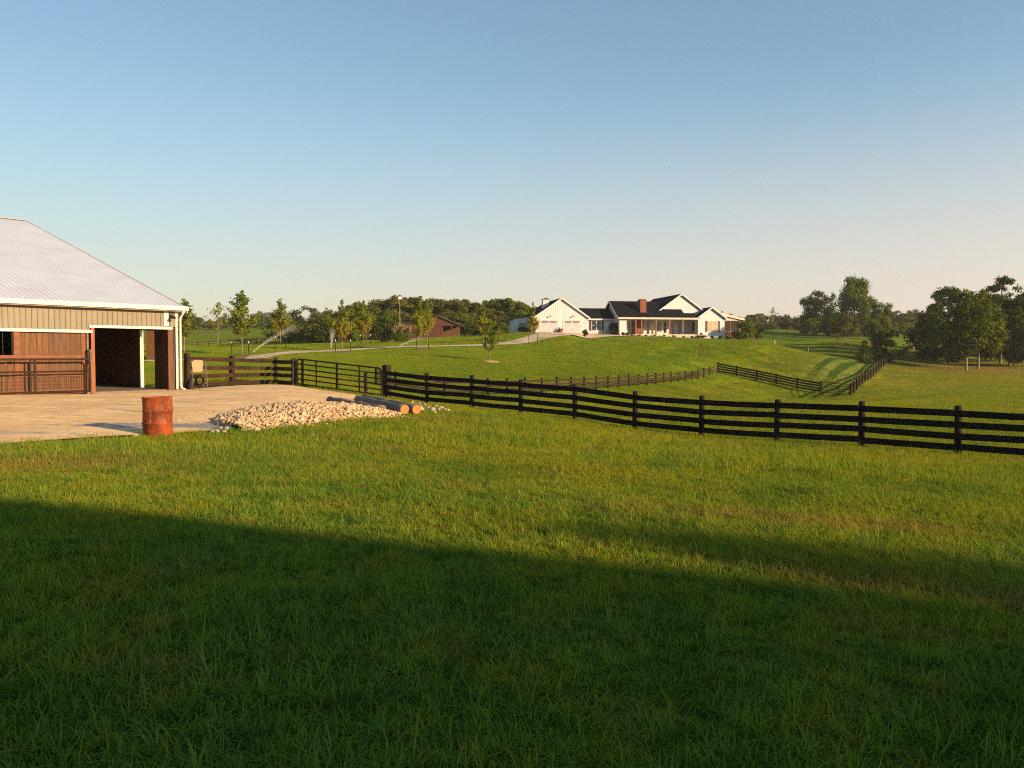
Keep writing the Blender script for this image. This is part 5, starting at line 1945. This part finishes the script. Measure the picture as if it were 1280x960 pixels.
# ------------------------------------------------------------------ right hand background
wood([(px + rw.uniform(-3, 3), 330 + rw.uniform(-20, 30), rw.uniform(390, 396), rw.uniform(1.2, 1.7), OAK + GRY + OLI) for px in range(900, 1150, 8)],
     'distant hazy tree of the skyline right of the house', 'distant trees at the right')
wood([(px + rw.uniform(-3, 3), 285 + rw.uniform(-10, 10), rw.uniform(397, 404), rw.uniform(1.3, 1.8), OAK + GRY + OLI) for px in range(930, 1060, 9)],
     'tree in the nearer row behind the shaded meadow', 'trees behind the meadow')
wood([(px + rw.uniform(-2, 2), 420, rw.uniform(386, 392), 1.4, GRY) for px in range(1095, 1160, 8)], 'faded grey tree on the far ridge left of the cedar grove', 'far ridge trees')
by_px('thin', 965, 300, 384, 'bare topped tree on the skyline right of the house', 1.0)
for key, px, d, tp, wf, lab in (('hedge', 932, 143, 398, 1.2, 'large green shrub against the screened porch'), ('bush1', 944, 146, 405, 1.2, 'rounded shrub right of the large porch shrub'), ('bush2', 924, 141, 411, 1.2, 'low dark shrub at the corner of the screened porch')):
    by_px(key, px, d, tp, lab, wf, 'shrub')
TG = 'tall trees beyond the lane'
for key, px, d, tp, wf, lab in (('tall2', 1016, 255, 362, .95, 'dark open crowned tree left in the tall group beyond the lane'), ('spiky', 1037, 250, 363, .95, 'slender ragged tree in the middle of the tall group'),
                                ('tall', 1067, 235, 343, 1.0, 'tallest round topped tree of the group beyond the lane'), ('round', 1091, 215, 372, .8, 'full green tree right of the tallest one'),
                                ('olive0', 1062, 228, 392, 1.3, 'yellowish low tree under the tallest one'), ('round', 1100, 180, 393, 1.1, 'light green low tree behind the dark cedar bushes')):
    by_px(key, px, d, tp, lab, wf, 'tree', TG)
wood([(px, 240 + rw.uniform(-8, 8), rw.uniform(396, 404), 1.3, OAK + ['hedge', 'olivebush']) for px in range(1006, 1130, 9)], 'undergrowth tree or bush below the tall group', 'undergrowth of the tall group')
for px, d, tp, wf, lab in ((1098, 150, 415, 1.0, 'dark upright cedar bush, the right one of the pair by the lane'), (1080, 138, 425, 1.1, 'dark conical cedar bush, the left one of the pair by the lane')):
    by_px('cone_cedar', px, d, tp, lab, wf, 'bush')
by_px('thin', 1048, 160, 420, 'small sparse tree alone in the shaded meadow', 1.2)

# the cedar grove on the right slope
CG = 'cedars of the grove on the right slope'
for key, px, d, tp, wf, lab in (('cedar0', 1208, 138, 361, 1.0, 'sunlit cedar with a pale bare trunk at the front of the grove'), ('cedar1', 1222.5, 141, 362, .95, 'second pale trunked cedar just right of the front one'),
                                ('darkcedar', 1168, 164, 381, 1.1, 'dark dense cedar at the left of the grove'), ('darkcedar', 1184, 156, 361, 1.05, 'dark cedar behind the sunlit front one, with a ragged top'),
                                ('layer', 1250, 159, 345, 1.05, 'tallest tiered cedar of the grove, with open layered top'), ('darkcedar', 1262, 151, 376, 1.05, 'dark cedar below the tallest tiered one'),
                                ('darkcedar', 1284, 148, 366, 1.0, 'dark cedar cut by the right edge of the picture'), ('darkcedar', 1150, 192, 402, 1.2, 'low dark cedar at the far left end of the grove'),
                                ('layer', 1292, 166, 356, 1.0, 'cedar behind the one at the picture edge'), ('darkcedar', 1238, 166, 380, 1.0, 'dark cedar filling the back of the grove')):
    by_px(key, px, d, tp, lab, wf, 'tree', CG)
wood([(px + rw.uniform(-3, 3), 192 + rw.uniform(-6, 6), rw.uniform(405, 420), 1.4, ['bush0', 'bush1', 'bush2', 'darkcedar']) for px in range(1150, 1300, 10)], 'dark undergrowth bush behind the cedar trunks', 'undergrowth of the grove')
p = spot(1141, 186)
m = MB(); m.tube([(0, 0, -.2), (.05, 0, 1.4), (0, .05, 2.9)], [.3, .24, .2], 8)
o = m.build('tree_stump', M['pale_bark']); o.location = p
tag(o, 'pale bare tree stump at the top of the climbing fence', 'stump')

# ------------------------------------------------------------------ planting by the house
SG = 'foundation shrubs along the porch'
for i, (a, b, h, key) in enumerate(((10.9, -.9, .7, 'bush0'), (11.6, -1.0, .8, 'olivebush'), (12.6, -1.0, .75, 'redbush'), (13.8, -1.0, .6, 'redbush'), (15.0, -1.0, .45, 'bush1'), (16.6, -1.1, .5, 'bush2'), (18.4, -1.1, .5, 'bush0'), (20.2, -1.1, .5, 'bush1'), (22.0, -1.1, .5, 'bush2'), (23.6, -1.1, .55, 'bush0'), (24.8, -1.2, .6, 'hedge'))):
    p = hpt(a, b); p.z = Z(p.x, p.y)
    plant(key, p, h, h * 1.5, 'small rounded shrub in the bed before the porch', 'shrub', SG)
for a, h, key, lab in ((25.7, 1.3, 'redbush', 'reddish shrub at the left corner of the right wing'), (27.4, .7, 'bush1', 'low shrub under the window of the right wing, left'), (28.9, .7, 'bush2', 'low shrub under the window of the right wing, right'), (30.2, .8, 'bush0', 'low shrub at the right corner of the right wing')):
    p = hpt(a, -1.2); p.z = Z(p.x, p.y)
    plant(key, p, h, h * 1.4, lab, 'shrub')
p = hpt(apx(767, 1.5), 1.5); p.z = Z(p.x, p.y)
plant('bluebush', p, 2.5, 2.0, 'blue green shrub in the corner between breezeway and main gable', 'shrub')
p = hpt(-6.2, 3.6); p.z = Z(p.x, p.y)
plant('bush1', p, 1.3, 2.6, 'dark shrub before the low room left of the garage', 'shrub')
p = hpt(apx(700.5, -.6), -.6); p.z = Z(p.x, p.y)
pl = empty('flower_tub', p, 0, 'tub of dark red flowers between the two garage doors', 'planter')
m = MB(); m.lathe([(0, .02), (.34, .02), (.46, .42), (.48, .5), (.42, .5), (.40, .42), (0, .42)], 16); m.build('tub', M['rust'], pl)
nm, parts = PROTO['redbush']
o = put('flowers', parts[0][1], pl); o.location = (0, 0, .4); o.scale = (1.1, 1.1, .75)
p = hpt(apx(775.8, -1.5), -1.5); p.z = Z(p.x, p.y)
o = put('garden_boulder', np_mesh('garden_boulder', rock(hr) * .36, ICO_F, [M['white_trim']])); o.location = p + Vector((0, 0, .15))
tag(o, 'pale boulder in the bed left of the porch', 'boulder')

# garden posts beside the tilled patch
for i, (px, d) in enumerate(((968, 150), (963, 156), (958, 162), (1010, 148))):
    p = spot(px, d)
    m = MB(); m.tube([(0, 0, -.2), (0, 0, 1.1)], .07, 6); o = m.build('garden_post', M['white_trim'] if i == 0 else M['pale_bark']); o.location = p
    tag(o, ('white post at the near left corner of the tilled patch', 'weathered post left of the tilled patch', 'weathered post left of the tilled patch', 'weathered post right of the tilled patch')[i], 'post', 'garden posts round the tilled patch')

# ------------------------------------------------------------------ far wooded ridge and the blue hill
def far_ridge(name, label, line, h, n, leafsize, seed, mat, depth=30):
    r = np.random.default_rng(seed)
    pts = [spot(px, d) for px, d in line]
    C, N = [], []
    tot = len(pts) - 1
    s = r.uniform(0, tot, n); i = s.astype(int); f = s - i
    A_ = np.array([tuple(p) for p in pts])
    B_ = A_[i] * (1 - f[:, None]) + A_[np.minimum(i + 1, tot)] * f[:, None]
    lump = .6 + .25 * np.sin(s * 9.1 + seed) + .15 * np.sin(s * 23 + 1) + .1 * np.sin(s * 51)
    zz = r.uniform(0, 1, n) ** .7
    dep = r.uniform(-.5, .5, n) * depth
    dirn = B_[:, :2] / np.linalg.norm(B_[:, :2], axis=1, keepdims=True)
    P = B_.copy(); P[:, :2] += dirn * dep[:, None]
    P[:, 2] = gz(P[:, 0], P[:, 1]) + zz * h * lump
    V, F, rnd, w = leaves(P, np.tile([0, -.6, .6], (n, 1)), leafsize * r.uniform(.6, 1.4, n), r)
    o = put(name, np_mesh(name, V, F, [mat], {'rnd': rnd, 'warm': w}), kind='stuff')
    tag(o, label, 'wood')


far_ridge('far_wood', 'continuous far wood on the horizon', [(px, 520 + 60 * math.sin(px * .013)) for px in range(-200, 1600, 60)], 11, 26000, 1.0, 4, LM['grey'], 60)
hl = MB()
V, F = [], []
NX, NY = 60, 14
for i in range(NX + 1):
    for j in range(NY + 1):
        u, v = i / NX, j / NY
        px = 285 + 100 * u
        d = 1150 + 200 * v
        x = xat(px, d)
        base = Z(x, d)
        crest = zat(393.5 + 3 * math.sin(u * 9) + 10 * (abs(u - .48) * 2) ** 2.2, 1250)
        V.append((x, d, base - 3 + max(0, crest - base + 3) * math.sin(PI * v) ** .8 * (math.sin(PI * u) ** .35)))
for i in range(NX):
    for j in range(NY):
        a = i * (NY + 1) + j
        F.append((a, a + NY + 1, a + NY + 2, a + 1))
put('distant_hill', np_mesh('distant_hill', V, F, [pmat('wooded_hill', (.05, .075, .03), (.03, .05, .02), .05, .95, bump=.0)], smooth=True), kind='structure')

# unseen trees added by that barn to soften the long shadow's right part
for (px, py), k, w, key, lab in (((560, 646), 44.0, .38, 'tall2', 'unseen open crowned tree added to soften the long shadow, nearest the viewer'), ((700, 656), 50.0, .36, 'spiky', 'unseen slender ragged tree added to soften the long shadow'),
                                 ((860, 668), 46.0, .38, 'tall2', 'unseen open crowned tree added to soften the long shadow, middle one'), ((1030, 684), 52.0, .34, 'spiky', 'unseen ragged tree added at the right to soften the long shadow')):
    g = ground_hit(px, py)
    x, y = g.x + math.sin(SUN_AZ) * k, g.y - math.cos(SUN_AZ) * k
    z = Z(x, y)
    h = g.z + k * math.tan(SUN_EL) - z
    plant(key, Vector((x, y, z)), h, h * w, lab, 'tree', 'unseen trees added to soften the long shadow')
HAZE_DENSITY = .00018
m = MB()
_top = 48.0
m.box(-1650, 1650, -1650, 1650, float(_GZ.min()) - 2, _top)
t = NT('haze_air')
pv = t.n('ShaderNodeVolumePrincipled')
pv.inputs['Color'].default_value = (.96, .93, .92, 1)
pv.inputs['Density'].default_value = HAZE_DENSITY
pv.inputs['Anisotropy'].default_value = .1
t.l(pv.outputs[0], t.out.inputs['Volume'])
m.build('haze', t.m, kind='stuff')
# ------------------------------------------------------------------ camera, sun, sky, haze
cam = bpy.data.cameras.new('camera')
cam.sensor_width = 36.0
cam.sensor_fit = 'HORIZONTAL'
cam.lens = 36.0 * FPX / 1280.0
cam.clip_start = .05
cam.clip_end = 6000
co = link(bpy.data.objects.new('camera', cam))
co.location = (0, 0, EYE)
co.rotation_euler = (PI / 2 - math.atan((480 - HOR) / FPX), 0, 0)
SC.camera = co

sun = bpy.data.lights.new('sun', 'SUN')
sun.energy = 4.7
sun.angle = math.radians(.8)
sun.color = (1.0, .675, .385)
so = link(bpy.data.objects.new('sun', sun))
so.rotation_euler = (-SUN).to_track_quat('-Z', 'Y').to_euler()
so.location = SUN * 60

w = bpy.data.worlds.new('World')
SC.world = w
w.use_nodes = True
nt = w.node_tree
nt.nodes.clear()
sky = nt.nodes.new('ShaderNodeTexSky')
sky.sky_type = 'NISHITA'
sky.sun_disc = False
sky.sun_elevation = SUN_EL
sky.sun_rotation = PI - SUN_AZ
sky.altitude = 200
sky.air_density = 1.4
sky.dust_density = .5
sky.ozone_density = 3.5
bg = nt.nodes.new('ShaderNodeBackground')
bg.inputs['Strength'].default_value = .090
wo = nt.nodes.new('ShaderNodeOutputWorld')
hsv = nt.nodes.new('ShaderNodeHueSaturation')
hsv.inputs['Saturation'].default_value = .90
tint = nt.nodes.new('ShaderNodeMix'); tint.data_type = 'RGBA'; tint.blend_type = 'MULTIPLY'
tint.inputs[0].default_value = 1.0
nt.links.new(sky.outputs[0], tint.inputs[6]); tint.inputs[7].default_value = (.87, .96, .93, 1)
nt.links.new(tint.outputs[2], hsv.inputs['Color'])
# morning haze that the sky itself shows low down: cream, pinker towards the sun's side
tc = nt.nodes.new('ShaderNodeTexCoord')
sx = nt.nodes.new('ShaderNodeSeparateXYZ')
nt.links.new(tc.outputs['Generated'], sx.inputs[0])
mr = nt.nodes.new('ShaderNodeMapRange'); mr.interpolation_type = 'SMOOTHSTEP'
mr.inputs['From Min'].default_value = .34; mr.inputs['From Max'].default_value = 0.0
nt.links.new(sx.outputs[2], mr.inputs['Value'])
ma = nt.nodes.new('ShaderNodeMapRange')
ma.inputs['From Min'].default_value = -.6; ma.inputs['From Max'].default_value = .6
ma.inputs['To Min'].default_value = .45; ma.inputs['To Max'].default_value = .80
nt.links.new(sx.outputs[0], ma.inputs['Value'])
mm = nt.nodes.new('ShaderNodeMath'); mm.operation = 'MULTIPLY'
nt.links.new(mr.outputs[0], mm.inputs[0]); nt.links.new(ma.outputs[0], mm.inputs[1])
mix = nt.nodes.new('ShaderNodeMix'); mix.data_type = 'RGBA'
nt.links.new(mm.outputs[0], mix.inputs[0])
nt.links.new(hsv.outputs[0], mix.inputs[6])
mix.inputs[7].default_value = (4.4, 3.45, 3.1, 1)
me_ = nt.nodes.new('ShaderNodeMapRange')
me_.inputs['From Min'].default_value = -.6; me_.inputs['From Max'].default_value = .6
me_.inputs['To Min'].default_value = .86; me_.inputs['To Max'].default_value = 1.16
nt.links.new(sx.outputs[0], me_.inputs['Value'])
sc_ = nt.nodes.new('ShaderNodeVectorMath'); sc_.operation = 'SCALE'
nt.links.new(mix.outputs[2], sc_.inputs[0]); nt.links.new(me_.outputs[0], sc_.inputs['Scale'])
nt.links.new(sc_.outputs[0], bg.inputs[0])
nt.links.new(bg.outputs[0], wo.inputs[0])

SC.view_settings.view_transform = 'Standard'
SC.view_settings.look = 'None'
SC.view_settings.exposure = 1.02
SC.view_settings.gamma = 1.0
SC.view_settings.use_curve_mapping = False
SC.cycles.use_denoising = False
SC.cycles.filter_width = 1.1
SC.cycles.max_bounces = 7
SC.cycles.diffuse_bounces = 4
SC.cycles.transparent_max_bounces = 8
